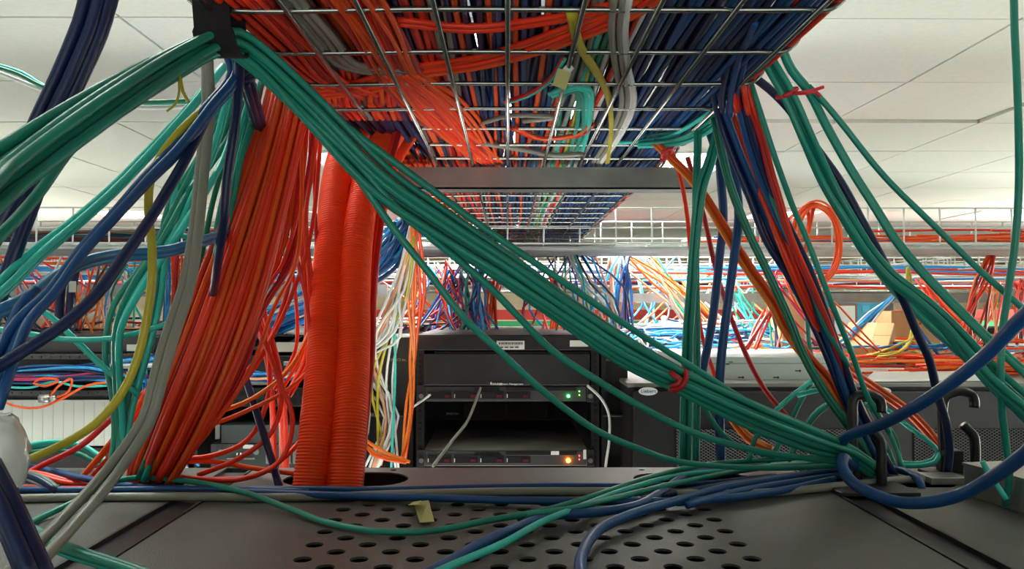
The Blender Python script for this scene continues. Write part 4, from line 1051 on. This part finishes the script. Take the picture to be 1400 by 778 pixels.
# teal, red and grey cables between the slanting bundle and the blue ones
bundle([(385, 115, .93, .006), (372, 160, .92, .008), (352, 225, .90, .009), (325, 320, .87, .010), (300, 395, .85, .010), (270, 450, .84, .010), (245, 510, .84, .009), (232, 560, .85, .006), (195, 655, .86, .006)], 4, ['teal', 'green', 'teal'], .0034, .008,
       '{c} cable hugging the left side of the slanting red-orange bundle', 'teal cables hugging the slanting bundle', seed=18)
cable([(362, 95, .90), (352, 140, .90), (335, 200, .89), (315, 270, .88), (300, 330, .87), (290, 400, .86), (270, 460, .86)], 'red', .0034, 'red cable left of the slanting red-orange bundle')
cable([(358, 105, .88), (345, 160, .87), (330, 215, .86), (318, 280, .86), (300, 360, .85), (262, 430, .85), (232, 500, .85), (215, 560, .86)], 'teal', .0034, 'teal cable running beside the red one left of the slanting bundle')
bundle([(283, 75, .70, .002), (284, 150, .69, .0035), (276, 230, .68, .004), (268, 310, .67, .0045), (255, 390, .66, .006), (232, 460, .65, .007), (218, 510, .645, .007), (200, 575, .64, .0065), (165, 630, .64, .0075), (135, 668, .62, .009), (90, 718, .58, .010), (45, 765, .53, .0105), (10, 800, .50, .0105)], 2, 'grey', .0044, .006,
       'thick grey cable of the pair running from the strap down over the left rack top', 'pair of thick grey cables', seed=19, twist=0, wob=.06)
# navy and blue from the strap
cable([(328, 75, .64), (326, 120, .66), (320, 180, .68), (311, 240, .69), (306, 300, .70), (301, 335, .72), (296, 372, .76), (290, 410, .84), (278, 450, .90), (262, 500, .92)], 'navy', .0042, 'navy cable falling straight from the black strap')
bundle([(310, 60, .66, .004), (322, 100, .66, .005), (285, 150, .64, .006), (240, 205, .62, .007), (200, 245, .60, .0055), (160, 290, .58, .0035), (110, 345, .56, .0035), (70, 400, .54, .004), (30, 440, .52, .006), (5, 490, .50, .008), (-20, 560, .48, .008)], 3, 'blue', .0034, .004,
       'blue cable in the trio sweeping from the strap to the left edge', 'blue trio from strap to left edge', seed=20)
bundle([(330, 110, .70, .004), (345, 95, .72), (320, 60, .72), (338, 110, .74, .005), (352, 160, .84, .005), (364, 210, .98, .005), (368, 280, 1.02, .005)], 3, 'navy', .0040, .004, 'navy cable knotted just below the black strap', 'navy cables knotted below the strap', seed=24)
cable([(292, 140, .66), (275, 175, .64), (255, 215, .62), (235, 250, .60), (205, 300, .58), (170, 350, .56), (130, 405, .54), (85, 445, .52), (35, 478, .50), (-20, 512, .48)], 'navy', .0040, 'navy cable slanting lowest across the left side')
bundle([(360, 300, 1.08, .005), (340, 306, 1.0, .005), (322, 314, .90, .005), (270, 330, .74, .006), (225, 342, .70, .006), (160, 347, .66, .006), (110, 358, .62, .006), (70, 378, .59, .006), (35, 405, .56, .006), (-20, 430, .53, .006)], 2, ['steel'], .0034, .006, '{c} cable running nearly level at the left', 'level blue pair at the left', seed=25)
cable([(50, 395, .55), (28, 420, .54), (8, 470, .52), (-10, 540, .5)], 'blue', .0042, 'blue cable bending down at the left edge')
cable([(322, 112, .67), (290, 140, .65), (255, 170, .63), (225, 205, .62), (206, 245, .61), (203, 290, .61), (208, 340, .61), (207, 390, .61), (200, 440, .61), (188, 490, .61), (165, 540, .61), (130, 580, .61), (85, 608, .61), (40, 628, .61), (-10, 648, .61)], 'yellow', .0033, 'yellow cable curving down the whole left side')
bundle([(308, 90, .80, .002), (255, 155, .78, .004), (200, 215, .76, .005), (150, 265, .73, .006), (100, 308, .70, .007), (50, 348, .67, .009), (0, 395, .64, .009), (-30, 420, .62)], 3, 'cyan', .0031, .005, 'aqua cable slanting from the strap to the left edge', 'aqua strands slanting to the left edge', seed=26)
bundle([(332, 105, .84, .002), (320, 150, .83, .008), (300, 215, .80, .012), (270, 270, .76, .013), (245, 310, .74, .010), (222, 345, .74, .008), (185, 400, .75, .008), (163, 450, .77, .006), (162, 520, .79, .006), (166, 590, .80, .006), (160, 650, .80, .005)], 3, ['cyan', 'teal'], .0031, .008, '{c} strand hanging below the strap behind the grey pair', 'aqua strands behind the grey pair', seed=27)
bundle([(325, 110, .86), (312, 180, .85, .008), (265, 250, .83, .01), (238, 310, .81, .006), (195, 375, .80, .006), (163, 420, .80, .006), (150, 480, .80, .005), (160, 545, .80, .005), (162, 600, .80, .005), (155, 645, .79, .005)], 2, 'teal', .0031, .006, 'teal strand falling past the yellow cable to the lower left', 'teal strands falling to the lower left', seed=28)
bundle([(318, 130, .84), (285, 200, .82), (235, 285, .80), (225, 340, .80), (215, 420, .80, .004), (200, 480, .80), (178, 560, .80), (165, 640, .79)], 2, ['cyan', 'teal'], .0031, .005, '{c} strand crossing behind the yellow cable', 'strands crossing behind the yellow cable', seed=29)
bundle([(345, 120, .88, .003), (320, 200, .87, .008), (300, 280, .86, .010), (285, 350, .85, .010), (250, 440, .84, .008), (215, 520, .83, .008)], 3, ['teal', 'green', 'cyan'], .0032, .008, '{c} strand between the grey pair and the slanting bundle', 'teal strands between grey pair and bundle', seed=30)
bundle([(322, 95, .78, .002), (305, 150, .78, .006), (285, 210, .77, .010), (255, 270, .76, .010), (225, 330, .75, .009), (190, 385, .75, .008)], 3, ['cyan', 'teal', 'cyan'], .0027, .007, '{c} strand slanting behind the navy and yellow cables', 'aqua strands behind the navy and yellow', seed=83)
bundle([(350, 120, .90, .003), (335, 190, .89, .010), (318, 260, .88, .010), (300, 330, .87, .009), (280, 400, .87, .008)], 4, ['cyan', 'teal', 'cyan', 'green'], .0027, .009, '{c} strand showing between the navy cable and the slanting bundle', 'aqua strands before the slanting bundle', seed=84)
cable([(240, 250, .78), (236, 300, .78), (247, 322, .78), (262, 322, .78), (268, 315, .78)], 'cyan', .003, 'aqua cable hooking round the level blue pair')
cable([(-20, 448, .75), (30, 455, .76), (90, 464, .77), (150, 463, .78), (200, 452, .79), (235, 440, .80)], 'cyan', .0028, 'thin aqua cable sagging level in front of the left rack')
cable([(-10, 408, .75), (30, 415, .76), (65, 430, .77), (100, 462, .78), (145, 505, .79), (190, 540, .80)], 'cyan', .0030, 'aqua cable slanting right across the left rack front')
cable([(25, 438, .8), (22, 470, .8), (18, 500, .8), (0, 520, .8), (-20, 525, .8)], 'teal', .0022, 'thin teal cable curling at the left edge')
bundle([(-20, 88, 1.0, .006), (30, 105, 1.0, .008), (60, 120, 1.0, .004), (110, 132, 1.0, .003), (180, 142, 1.0, .005), (240, 142, 1.0, .006), (290, 136, 1.0, .004), (330, 120, 1.0)], 3, ['cyan', 'white', 'green'], .0026, .004, '{c} thin cable sagging across the ceiling at the upper left', 'thin cables across the upper left', seed=33, twist=.1)
# thick navy bundles upper left
bundle([(272, -112, .62, .008), (200, -95, .62, .009), (150, -30, .62, .0105), (128, 40, .62, .0105), (98, 110, .62, .0105), (68, 170, .62, .0105), (42, 230, .62, .0105), (10, 290, .62, .0105), (-20, 340, .62)], 5, 'navy', .0046, .010, 'navy cable in the thick bundle crossing the upper left corner', 'thick navy bundle in the upper left corner', seed=34)
bundle([(120, 20, .66), (105, 100, .66), (86, 160, .66), (68, 210, .66), (52, 260, .66, .003), (28, 325, .66), (8, 385, .66), (-10, 440, .66)], 2, 'navy', .0046, .004, 'navy cable parting from the thick upper left bundle', 'navy pair parting from the upper left bundle', seed=35)

# ---------------------------------------------------------------- lower left corner
bundle([(-30, 640, .50, .012), (0, 690, .50, .010), (25, 745, .49, .010), (50, 800, .48, .010)], 4, 'navy', .0052, .010, 'thick navy cable in the bottom left corner', 'thick navy cables in the bottom left corner', seed=36)
bundle([(20, 718, .62, .003), (45, 728, .61, .004), (80, 748, .59, .004), (120, 762, .575, .004), (165, 776, .56, .004), (230, 800, .54)], 3, ['teal', 'cyan', 'teal'], .0034, .004, '{c} cable curving out of the bottom left corner over the grey pair', 'teal trio in the bottom left corner', seed=37)
# long cables lying across the rack tops
def lie(pts, col, r, label, lift=0.0, **k):
    return cable([(Z(q[0], q[1], ZT + r + lift) + Vector((0, 0, q[2] if len(q) > 2 else 0)),) for q in pts], col, r, label, **k)
lie([(-60, 625), (0, 632), (60, 642), (120, 655), (170, 664), (240, 668), (320, 672), (420, 676), (560, 680), (700, 684), (860, 686), (960, 684), (1060, 672), (1140, 655)], 'blue', .0040, 'blue cable lying along the whole rack top, nearest of the long ones', .003)
lie([(280, 668), (400, 668), (530, 669), (640, 666), (760, 664), (880, 664), (960, 661), (1060, 650)], 'blue', .0030, 'thinner blue cable lying behind the grey one on the rack top')
lie([(-60, 668), (0, 669), (100, 670), (240, 668), (330, 669), (420, 672)], 'blue', .0032, 'blue cable lying along the left rack top', .006)
lie([(-60, 682), (0, 682), (103, 680), (240, 679), (400, 680), (560, 675), (700, 672), (850, 672), (960, 675), (1060, 673), (1150, 664), (1220, 657), (1262, 655)], 'grey', .0044, 'grey cable lying along the rack top between two blue ones')
lie([(-60, 675), (20, 674), (120, 673), (240, 674), (380, 675), (520, 678), (640, 682), (760, 684), (900, 683)], 'navy', .0032, 'navy cable half hidden under the long blue one', .002)
lie([(-40, 668), (20, 666), (80, 668), (150, 668)], 'red', .003, 'red cable lying at the left edge of the rack top', .001)
# teal snake
cable([Z(20, 722, ZT + .004) and (Z(5, 732, ZT + .004),), (Z(60, 706, ZT + .004),), (Z(110, 682, ZT + .012),), (Z(150, 660, ZT + .016),), (Z(190, 653, ZT + .016),), (Z(250, 657, ZT + .014),), (Z(330, 672, ZT + .011),), (Z(400, 697, ZT + .005),), (Z(450, 715, ZT + .004),), (Z(520, 727, ZT + .004),), (Z(590, 726, ZT + .004),), (Z(670, 711, ZT + .005),), (Z(740, 699, ZT + .008),), (Z(812, 678, ZT + .012),), (Z(890, 652, ZT + .014),), (Z(960, 636, ZT + .018),), (Z(1060, 628, ZT + .024),), (Z(1150, 622, ZT + .028),)],
      'teal', .0031, 'teal cable snaking across the front of the perforated rack top')
lie([(540, 805), (600, 776), (660, 742), (700, 724), (750, 706), (820, 700), (870, 691), (905, 672), (940, 650), (985, 640), (1060, 637), (1140, 630), (1160, 625)], 'blue', .0044, 'blue cable running diagonally over the holes to the bottom centre', .004)
lie([(560, 800), (620, 772), (690, 742), (740, 714), (800, 690), (860, 668), (930, 650), (1010, 642), (1100, 632), (1160, 628)], 'cyan', .0031, 'light teal cable beside the diagonal blue one', .008)
lie([(720, 704), (786, 694), (852, 678), (928, 660), (1005, 645), (1080, 636), (1150, 630)], 'teal', .0029, 'second teal cable beside the diagonal blue one', .010)
lie([(798, 800), (793, 775), (800, 748), (822, 722), (872, 700), (928, 684), (985, 668), (1060, 656), (1110, 648), (1170, 640), (1215, 640), (1245, 648), (1259, 655, -.006), (1262, 655, -.06)], 'blue', .0046, 'blue cable hooking down to the bottom edge right of centre', .005)
lie([(940, 690), (1010, 672), (1080, 660), (1150, 650), (1195, 645)], 'blue', .0040, 'blue cable passing under the ring hook', .004)
lie([(870, 684), (960, 668), (1040, 656), (1110, 648), (1190, 650), (1235, 655)], 'navy', .0036, 'navy cable lying under the blue ones near the ring hook', .001)
# fat blue loop through the hook
cable([(1900, 40, .48), (1700, 140, .50), (1540, 290, .55), (1440, 395, .60), (1400, 432, .63), (1345, 488, .67), (1280, 538, .72), (1230, 568, .77), (1195, 584, .82), (1165, 594, .86), (1152, 604, .885), (1153, 618, .90), (1164, 626, .91), (1170, 634, .90), (1160, 632, .88), (1153, 626, .86), (1152, 638, .84), (1162, 656, .82), (1190, 674, .79), (1225, 686, .775), (1270, 687, .75), (1315, 676, .73), (1355, 654, .70), (1400, 622, .66), (1450, 575, .61), (1560, 480, .57), (1700, 340, .52), (1900, 200, .48)],
      'blue', .0060, 'fat blue cable looping through the ring hook and out at the right edge', step=.008)
# yellow paper and plastic bag
t = empty('paper_tag', 'folded yellow paper tag lying on the perforated rack top', 'tag')
m = MB()
q = [Z(565, 686, ZT + .004), Z(586, 684, ZT + .012), Z(594, 713, ZT + .003), Z(574, 714, ZT + .003)]
m.v = [tuple(p) for p in q] + [tuple(p + Vector((0, 0, -.0006))) for p in q]; m.f = [(3, 2, 1, 0), (4, 5, 6, 7), (0, 1, 5, 4), (1, 2, 6, 5), (2, 3, 7, 6), (3, 0, 4, 7)]; m.build('sheet', YTAG, t)
q = [Z(566, 686, ZT + .005), Z(576, 684, ZT + .016), Z(572, 690, ZT + .016), Z(558, 690, ZT + .006)]
m = MB(); m.v = [tuple(p) for p in q] + [tuple(p + Vector((0, 0, -.0006))) for p in q]; m.f = [(3, 2, 1, 0), (4, 5, 6, 7), (0, 1, 5, 4), (1, 2, 6, 5), (2, 3, 7, 6), (3, 0, 4, 7)]; m.build('folded_corner', YTAG, t)
BAG = mat('clear_film', (.85, .88, .86), .25, trans=.5, bump=.25, bscale=14)
g = random.Random(3); m = MB(); c0 = P(-6, 610, .56); rings = 12; sd = 22
for i in range(rings + 1):
    f = i / rings; z = c0.z + .022 - f * .050; rr = .019 * math.sin(math.pi * min(1, f * .8 + .12)) ** .6 * (1 - .25 * f)
    for k in range(sd):
        a = 2 * math.pi * k / sd; w = 1 + g.uniform(-.10, .10); m.v.append((c0.x + .012 * f + rr * w * math.cos(a) * 1.05, c0.y + rr * w * math.sin(a) * .7, z + g.uniform(-.0015, .0015)))
for i in range(rings):
    for k in range(sd): m.f.append((i * sd + k, i * sd + (k + 1) % sd, (i + 1) * sd + (k + 1) % sd, (i + 1) * sd + k))
m.f += [tuple(range(sd)), tuple((rings) * sd + k for k in reversed(range(sd)))]
tag(m.build('plastic_bag', BAG, smooth=True), 'crumpled clear plastic bag at the left edge', 'plastic bag')
# arcs at left beyond the rack edge
bundle([(-20, 640, .95, .008), (25, 618, .97, .008), (70, 610, .98, .010), (110, 614, .98, .010), (140, 632, .97, .008), (155, 650, .96, .006)], 4, ['cyan', 'teal', 'cyan'], .0032, .008, '{c} cable arching behind the plastic bag', 'aqua arcs behind the plastic bag', seed=51)
cable([(-20, 670, .9), (20, 655, .92), (60, 635, .94), (110, 610, .94), (150, 575, .95), (200, 535, .95), (225, 515, .95)], 'red', .0036, 'red cable slanting up from the plastic bag')
bundle([(100, 672, .93), (130, 640, .93), (160, 605, .93), (185, 575, .92), (215, 530, .92), (240, 490, .92)], 3, ['orange', 'vermilion'], .0034, .008, '{c} cable slanting up left of the grey pair', 'orange cables left of the grey pair', seed=52)
bundle([(20, 645, .93, .004), (60, 652, .92, .006), (100, 662, .92, .006), (160, 660, .93, .006)], 3, ['vermilion', 'red'], .0040, .006, '{c} cable lying behind the long blue one at left', 'red cables behind the long blue one', seed=53)
bundle([(-10, 652, .86, .003), (30, 648, .86, .004), (60, 658, .85, .004), (80, 672, .84, .003)], 3, ['green', 'white', 'navy'], .0036, .004, '{c} cable curling down by the plastic bag', 'curl of cables by the plastic bag', seed=54)

# ---------------------------------------------------------------- right side: cables falling from the tray rim
bundle([(1040, 60, .74, .005), (1052, 88, .76, .007), (1076, 130, .77, .0075), (1100, 185, .78, .0085), (1131, 250, .80, .009), (1158, 295, .80, .008), (1190, 345, .81, .008), (1220, 378, .81, .008), (1255, 405, .80, .008), (1292, 438, .79, .009), (1325, 475, .78, .011), (1365, 520, .76, .012), (1410, 560, .74, .012), (1520, 640, .72, .012), (1640, 715, .70, .010), (1800, 728, .70, .010)], 5, 'teal', .0033, .008,
       'teal cable in the red-tied bundle sweeping to the right edge', 'red-tied teal bundle at the right', seed=61)
bundle([(1068, 60, .74, .003), (1084, 95, .76), (1108, 125, .77), (1130, 168, .78), (1165, 230, .79), (1200, 285, .79), (1225, 325, .79), (1262, 370, .79), (1305, 415, .78), (1350, 460, .77), (1410, 515, .75), (1540, 630, .73), (1660, 715, .70), (1800, 722, .70)], 2, 'teal', .0031, .003,
       'teal cable of the pair right of the red-tied bundle', 'teal pair right of the red-tied bundle', seed=62)
cable([(1105, 118, .77), (1122, 135, .77), (1150, 168, .77), (1195, 225, .77), (1222, 255, .77), (1258, 290, .77), (1293, 324, .77), (1340, 370, .76), (1382, 407, .75), (1440, 460, .73), (1560, 580, .71), (1680, 700, .70), (1800, 718, .70)], 'teal', .0032, 'single teal cable farthest right of the falling ones')
cable([(1030, 105, .84), (1052, 122, .84), (1078, 148, .84), (1100, 180, .84), (1120, 208, .84), (1150, 250, .84), (1180, 305, .84), (1212, 365, .85), (1235, 410, .86), (1256, 460, .87), (1270, 490, .88), (1282, 540, .90), (1294, 580, .92), (1298, 615, .93), (1295, 648, .94)], 'navy', .0048, 'navy cable falling from the tray rim to the right-hand ring hook')
bundle([(978, 120, .86, .004), (990, 165, .88, .006), (1008, 215, .89, .006), (1029, 265, .90, .006), (1054, 327, .91, .007), (1085, 378, .92, .007), (1118, 445, .92, .007), (1140, 500, .92, .006), (1160, 550, .93, .006), (1185, 600, .94), (1212, 650, .95)], 3, ['navy', 'navy', 'blue'], .0042, .006,
       '{c} cable in the left navy bundle falling from the tray rim to the ring hook', 'left navy bundle from the tray rim', seed=63)
bundle([(1010, 110, .82, .003), (1016, 150, .83, .005), (1030, 205, .85, .005), (1048, 255, .87, .005), (1075, 314, .89, .006), (1100, 366, .90, .006), (1128, 443, .91, .006), (1148, 500, .915, .006), (1168, 555, .92), (1195, 610, .93), (1218, 655, .93)], 3, ['navy', 'blue', 'navy'], .0040, .006,
       '{c} cable in the right navy bundle falling from the tray rim', 'right navy bundle from the tray rim', seed=64)
cable([(966, 150, 1.02), (972, 185, 1.02), (982, 215, 1.02), (986, 250, 1.02), (989, 300, 1.02), (984, 350, 1.02), (979, 400, 1.02), (972, 450, 1.02), (962, 500, 1.02), (950, 560, 1.02), (942, 640, 1.02), (938, 700, 1.02)], 'blue', .0058, 'left of two blue cables hanging beyond the teal bundle')
cable([(985, 145, .98), (996, 200, .98), (1006, 250, .98), (1010, 295, .98), (1004, 350, .98), (998, 395, .98), (990, 455, .98), (984, 520, .98), (984, 580, .98), (986, 650, .98), (986, 720, .98)], 'blue', .0058, 'right of two blue cables hanging beyond the teal bundle')
bundle([(975, 130, .94, .004), (982, 175, .94, .004), (972, 220, .94, .006), (960, 255, .94, .007), (950, 330, .95, .006), (944, 400, .96, .006), (940, 450, .97, .006), (938, 500, .98), (935, 640, .99), (934, 700, 1.0)], 4, 'teal', .0033, .006, 'teal cable falling straight from the tray rim left of the blue pair', 'straight teal bundle from the tray rim', seed=65)
bundle([(955, 150, .98), (955, 200, .98), (953, 260, .98), (952, 350, .99), (953, 450, .99), (953, 550, .99), (951, 650, 1.0)], 2, 'teal', .0028, .004, 'thin teal cable behind the straight teal bundle', 'thin teal cables behind the straight bundle', seed=66)
bundle([(978, 160, .92, .003), (985, 200, .92), (998, 250, .92), (1023, 314, .92), (1054, 378, .92), (1080, 435, .92), (1100, 485, .92), (1128, 535, .92), (1160, 580, .92), (1190, 625, .93), (1200, 655, .93)], 2, ['teal', 'green'], .0034, .003, '{c} cable slanting between the blue and the navy cables', 'teal pair between blue and navy', seed=67)
bundle([(895, 195, 1.06, .006), (915, 215, 1.04, .006), (949, 250, 1.02, .006), (990, 314, 1.0, .007), (1023, 366, .98, .007), (1059, 417, .97, .007), (1075, 448, .96, .007), (1110, 495, .95, .006), (1131, 517, .95), (1154, 554, .94), (1182, 585, .94), (1205, 620, .94)], 4, ['orange', 'amber', 'orange'], .0034, .006, '{c} cable in the long orange bundle slanting to the ring hook', 'long orange bundle slanting to the ring hook', seed=68, flat=.6)
bundle([(1155, 502, 1.0), (1180, 520, 1.0), (1213, 542, 1.0), (1240, 562, 1.0), (1255, 576, 1.0), (1272, 595, 1.0), (1284, 613, .99), (1290, 640, .98)], 3, 'orange', .0034, .005, 'orange cable arching behind the navy one to the right-hand hook', 'orange trio behind the right-hand hook', seed=69)
cable([(915, 195, 1.08), (925, 225, 1.08), (933, 255, 1.08), (940, 300, 1.08), (945, 350, 1.08), (952, 400, 1.08), (958, 450, 1.08), (966, 480, 1.08), (980, 520, 1.08), (1002, 570, 1.08), (1030, 600, 1.05), (1060, 618, 1.03)], 'vermilion', .0030, 'thin red-orange cable hanging left of the teal bundle')
cable([(940, 215, 1.06), (950, 250, 1.06), (962, 294, 1.06), (980, 373, 1.05), (1000, 435, 1.04), (1021, 487, 1.02), (1046, 533, 1.0), (1077, 571, .98), (1100, 600, .97)], 'red', .0034, 'red cable slanting past the right blue cable')
bundle([(968, 522, 1.05), (985, 550, 1.05), (1003, 574, 1.05), (1015, 590, 1.04), (1030, 604, 1.03), (1055, 616, 1.01)], 3, 'amber', .0028, .004, 'amber cable curving under the draped teal bundle', 'amber curve under the draped bundle', seed=70)
bundle([(985, 140, .92, .002), (998, 154, .92, .003), (1012, 178, .91, .003), (1022, 203, .91), (1036, 245, .90, .007), (1059, 300, .90, .007), (1077, 348, .90, .006), (1100, 404, .91, .005), (1121, 450, .92)], 5, ['vermilion', 'orange'], .0030, .005, '{c} cable between the two navy bundles', 'red-orange cables between the navy bundles', seed=71)
bundle([(1018, 105, .82), (1024, 135, .82), (1045, 196, .84), (1055, 235, .85), (1068, 278, .86), (1080, 320, .87), (1110, 390, .89), (1135, 450, .9), (1160, 520, .92), (1200, 600, .94)], 2, ['vermilion', 'red'], .0029, .003, '{c} cable falling along the right navy bundle', 'red cables along the right navy bundle', seed=72)
cable([(1022, 100, .82), (1035, 140, .82), (1058, 211, .83), (1072, 250, .84), (1083, 280, .85), (1103, 327, .86), (1139, 420, .87), (1167, 490, .89), (1185, 540, .9), (1215, 590, .92)], 'teal', .0033, 'slim teal cable right of the right navy bundle')
cable([(1020, 150, .86), (1035, 200, .86), (1052, 260, .87), (1080, 330, .88), (1100, 370, .89), (1130, 450, .9), (1160, 500, .91)], 'teal', .0030, 'teal cable half hidden among the red ones at right')
cable([(1072, -30, .72), (1110, -75, .72), (1200, -120, .72), (1310, -120, .72), (1370, -75, .72), (1384, -25, .72), (1387, 40, .72), (1391, 130, .72), (1393, 250, .72), (1388, 330, .73), (1379, 394, .74), (1371, 450, .75), (1368, 500, .75), (1370, 560, .76), (1376, 610, .77), (1380, 650, .78), (1374, 690, .79)], 'teal', .0034, 'teal cable hanging down the whole right edge')
bundle([(1050, 80, .80, .002), (1085, 150, .82, .002), (1131, 250, .86, .003), (1158, 297, .88, .003), (1190, 350, .90, .004), (1217, 384, .91), (1255, 425, .92), (1290, 457, .92), (1330, 494, .92), (1380, 545, .92), (1430, 595, .92), (1500, 640, .92), (1600, 650, .92)], 2, ['cyan', 'teal'], .0034, .006, '{c} cable running below the red-tied bundle to the right edge', 'teal cables below the red-tied bundle', seed=73)
ax = (P(1090, 165, .78) - P(1070, 115, .77)).normalized()
tie('bright red tie round the teal bundle at the tray rim, its tails pointing right', P(1076, 127, .77), .0095, ax, mat('bright_red_tie', (.75, .03, .05), .4),
    tails=[[(1085, 128, .755), (1100, 126, .75), (1110, 124, .75), (1126, 119, .75)], [(1085, 128, .755), (1104, 127, .75), (1115, 126, .75), (1122, 132, .75)]], th=.0022)
ax = (P(940, 250, 1.02) - P(915, 215, 1.04)).normalized()
tie('small red tie on the orange bundle under the tray rim', P(912, 210, 1.03), .008, ax, mat('bright_red_tie', (.75, .03, .05), .4), tails=[[(905, 205, 1.0), (912, 214, 1.0), (902, 222, 1.0)]], th=.0018)
L = [
 ([(1117, 515, 1.0), (1100, 528, .99), (1075, 548, .98), (1050, 572, .97), (1030, 590, .96)], 'cyan', 'aqua cable of the small loops right of the draped bundle, uppermost'),
 ([(1112, 520, 1.0), (1095, 548, .99), (1075, 590, .98), (1062, 612, .97), (1050, 632, .96)], 'teal', 'teal cable dropping steeply from the small loops'),
 ([(1145, 545, .98), (1120, 560, .97), (1100, 585, .96), (1085, 610, .95), (1078, 630, .94)], 'cyan', 'aqua cable curving down left of the ring hook'),
 ([(1140, 548, .97), (1112, 572, .96), (1095, 600, .95), (1080, 625, .94)], 'teal', 'teal cable curving down left of the ring hook'),
 ([(1090, 541, .98), (1110, 535, .97), (1130, 533, .97), (1150, 540, .96), (1165, 552, .96)], 'cyan', 'short aqua cable arching just left of the ring hook'),
 ([(1100, 400, 1.1), (1104, 440, 1.1), (1108, 480, 1.08), (1120, 510, 1.06), (1150, 545, 1.0), (1175, 560, .98)], 'teal', 'teal cable dropping behind the orange bundle into the ring hook'),
 ([(1233, 633, .98), (1255, 634, .97), (1275, 629, .96), (1282, 618, .96), (1270, 604, .97), (1240, 582, .99), (1210, 559, 1.0), (1185, 553, 1.0)], 'cyan', 'aqua cable hooking round behind the right ring hook'),
 ([(1232, 637, .97), (1258, 637, .96), (1279, 632, .95), (1285, 620, .955)], 'cyan', 'short bright aqua cable end before the right ring hook'),
 ([(1170, 555, .97), (1182, 585, .96), (1190, 612, .95), (1200, 640, .94)], 'cyan', 'aqua cable inside the ring hook'),
 ([(1185, 553, .98), (1200, 565, .97), (1215, 590, .96), (1228, 622, .95), (1236, 645, .94)], 'teal', 'teal cable falling right of the ring hook'),
 ([(1190, 553, .99), (1208, 575, .98), (1224, 600, .97), (1232, 640, .96)], 'green', 'dark green cable falling right of the ring hook'),
 ([(1180, 550, .99), (1194, 580, .98), (1212, 610, .97), (1225, 645, .96)], 'teal', 'second teal cable falling right of the ring hook'),
 ([(870, 480, .9), (948, 525, .92), (965, 560, .93), (985, 590, .93), (1010, 610, .93), (1060, 625, .92)], 'teal', 'teal cable curling down below the red tie'),
 ([(1050, 588, .9), (1035, 595, .9), (1028, 612, .9), (1024, 630, .9)], 'teal', 'tiny teal strand dangling below the draped bundle'),
]
for p, c_, l_ in L: cable(p, c_, .0030, l_)
cable([(1343, 631, .76), (1352, 647, .758), (1366, 668, .755), (1376, 683, .75)], 'cyan', .0026, 'short stiff aqua cable end in front of the steel box')

# ---------------------------------------------------------------- every cable gets a label of its own where the eye can tell it from its neighbours
def screen(v):
    d = M3.transposed() @ (v - Vector((0, 0, CAMZ)))
    return (700 + F * d.x / -d.z, 389 - F * d.y / -d.z) if d.z < -.05 else None
same = {}
for o in list(COL.objects):
    if o.parent is None and o.type == 'MESH' and o.get('group') and o.get('label') and o.get('category') == 'cable':
        same.setdefault((o['group'], o['label']), []).append(o)
for (grp, lab), os_ in same.items():
    if len(os_) < 2: continue
    info = []
    for o in os_:
        vs_ = o.data.vertices; st = max(1, len(vs_) // 60)
        pp = [q for q in (screen(vs_[i].co) for i in range(0, len(vs_), st)) if q and -50 < q[0] < 1450 and -50 < q[1] < 828]
        if not pp: pp = [(0, 0)]
        info.append((sum(q[0] for q in pp) / len(pp), sum(q[1] for q in pp) / len(pp), max(q[0] for q in pp) - min(q[0] for q in pp), max(q[1] for q in pp) - min(q[1] for q in pp), o))
    upright = sum(i[3] for i in info) >= sum(i[2] for i in info) or 'tray mesh' in lab or 'overhead mesh' in lab
    info.sort(key=lambda i: i[0] if upright else i[1])
    a, b = ('left', 'right') if upright else ('upper', 'lower')
    n = len(info)
    if n == 2: words = [a, b]
    else:
        ea, eb = ('leftmost', 'rightmost') if upright else ('topmost', 'bottommost')
        words = [ea] + ['middle' if n == 3 else 'inner'] * (n - 2) + [eb]
    for w_, i in zip(words, info): i[4]['label'] = w_ + ' ' + lab

SHORT = [('cable in the thick bundle draped through the black strap down to the ring hook', 'cable in the thick bundle draped through the black strap'),
         ('cable in the left navy bundle falling from the tray rim to the ring hook', 'cable in the left navy bundle falling from the tray rim'),
         ('cable of the pair running from the strap down over the left rack top', 'cable of the pair falling from strap to left rack top'),
         ('cable in the second layer of the overhead mesh tray', 'cable in the second layer of the overhead tray')]
for o in COL.objects:
    l = o.get('label')
    if l:
        for a, b in SHORT: l = l.replace(a, b)
        w_ = l.split()
        if len(w_) > 16: print('LONG', l)
        o['label'] = l
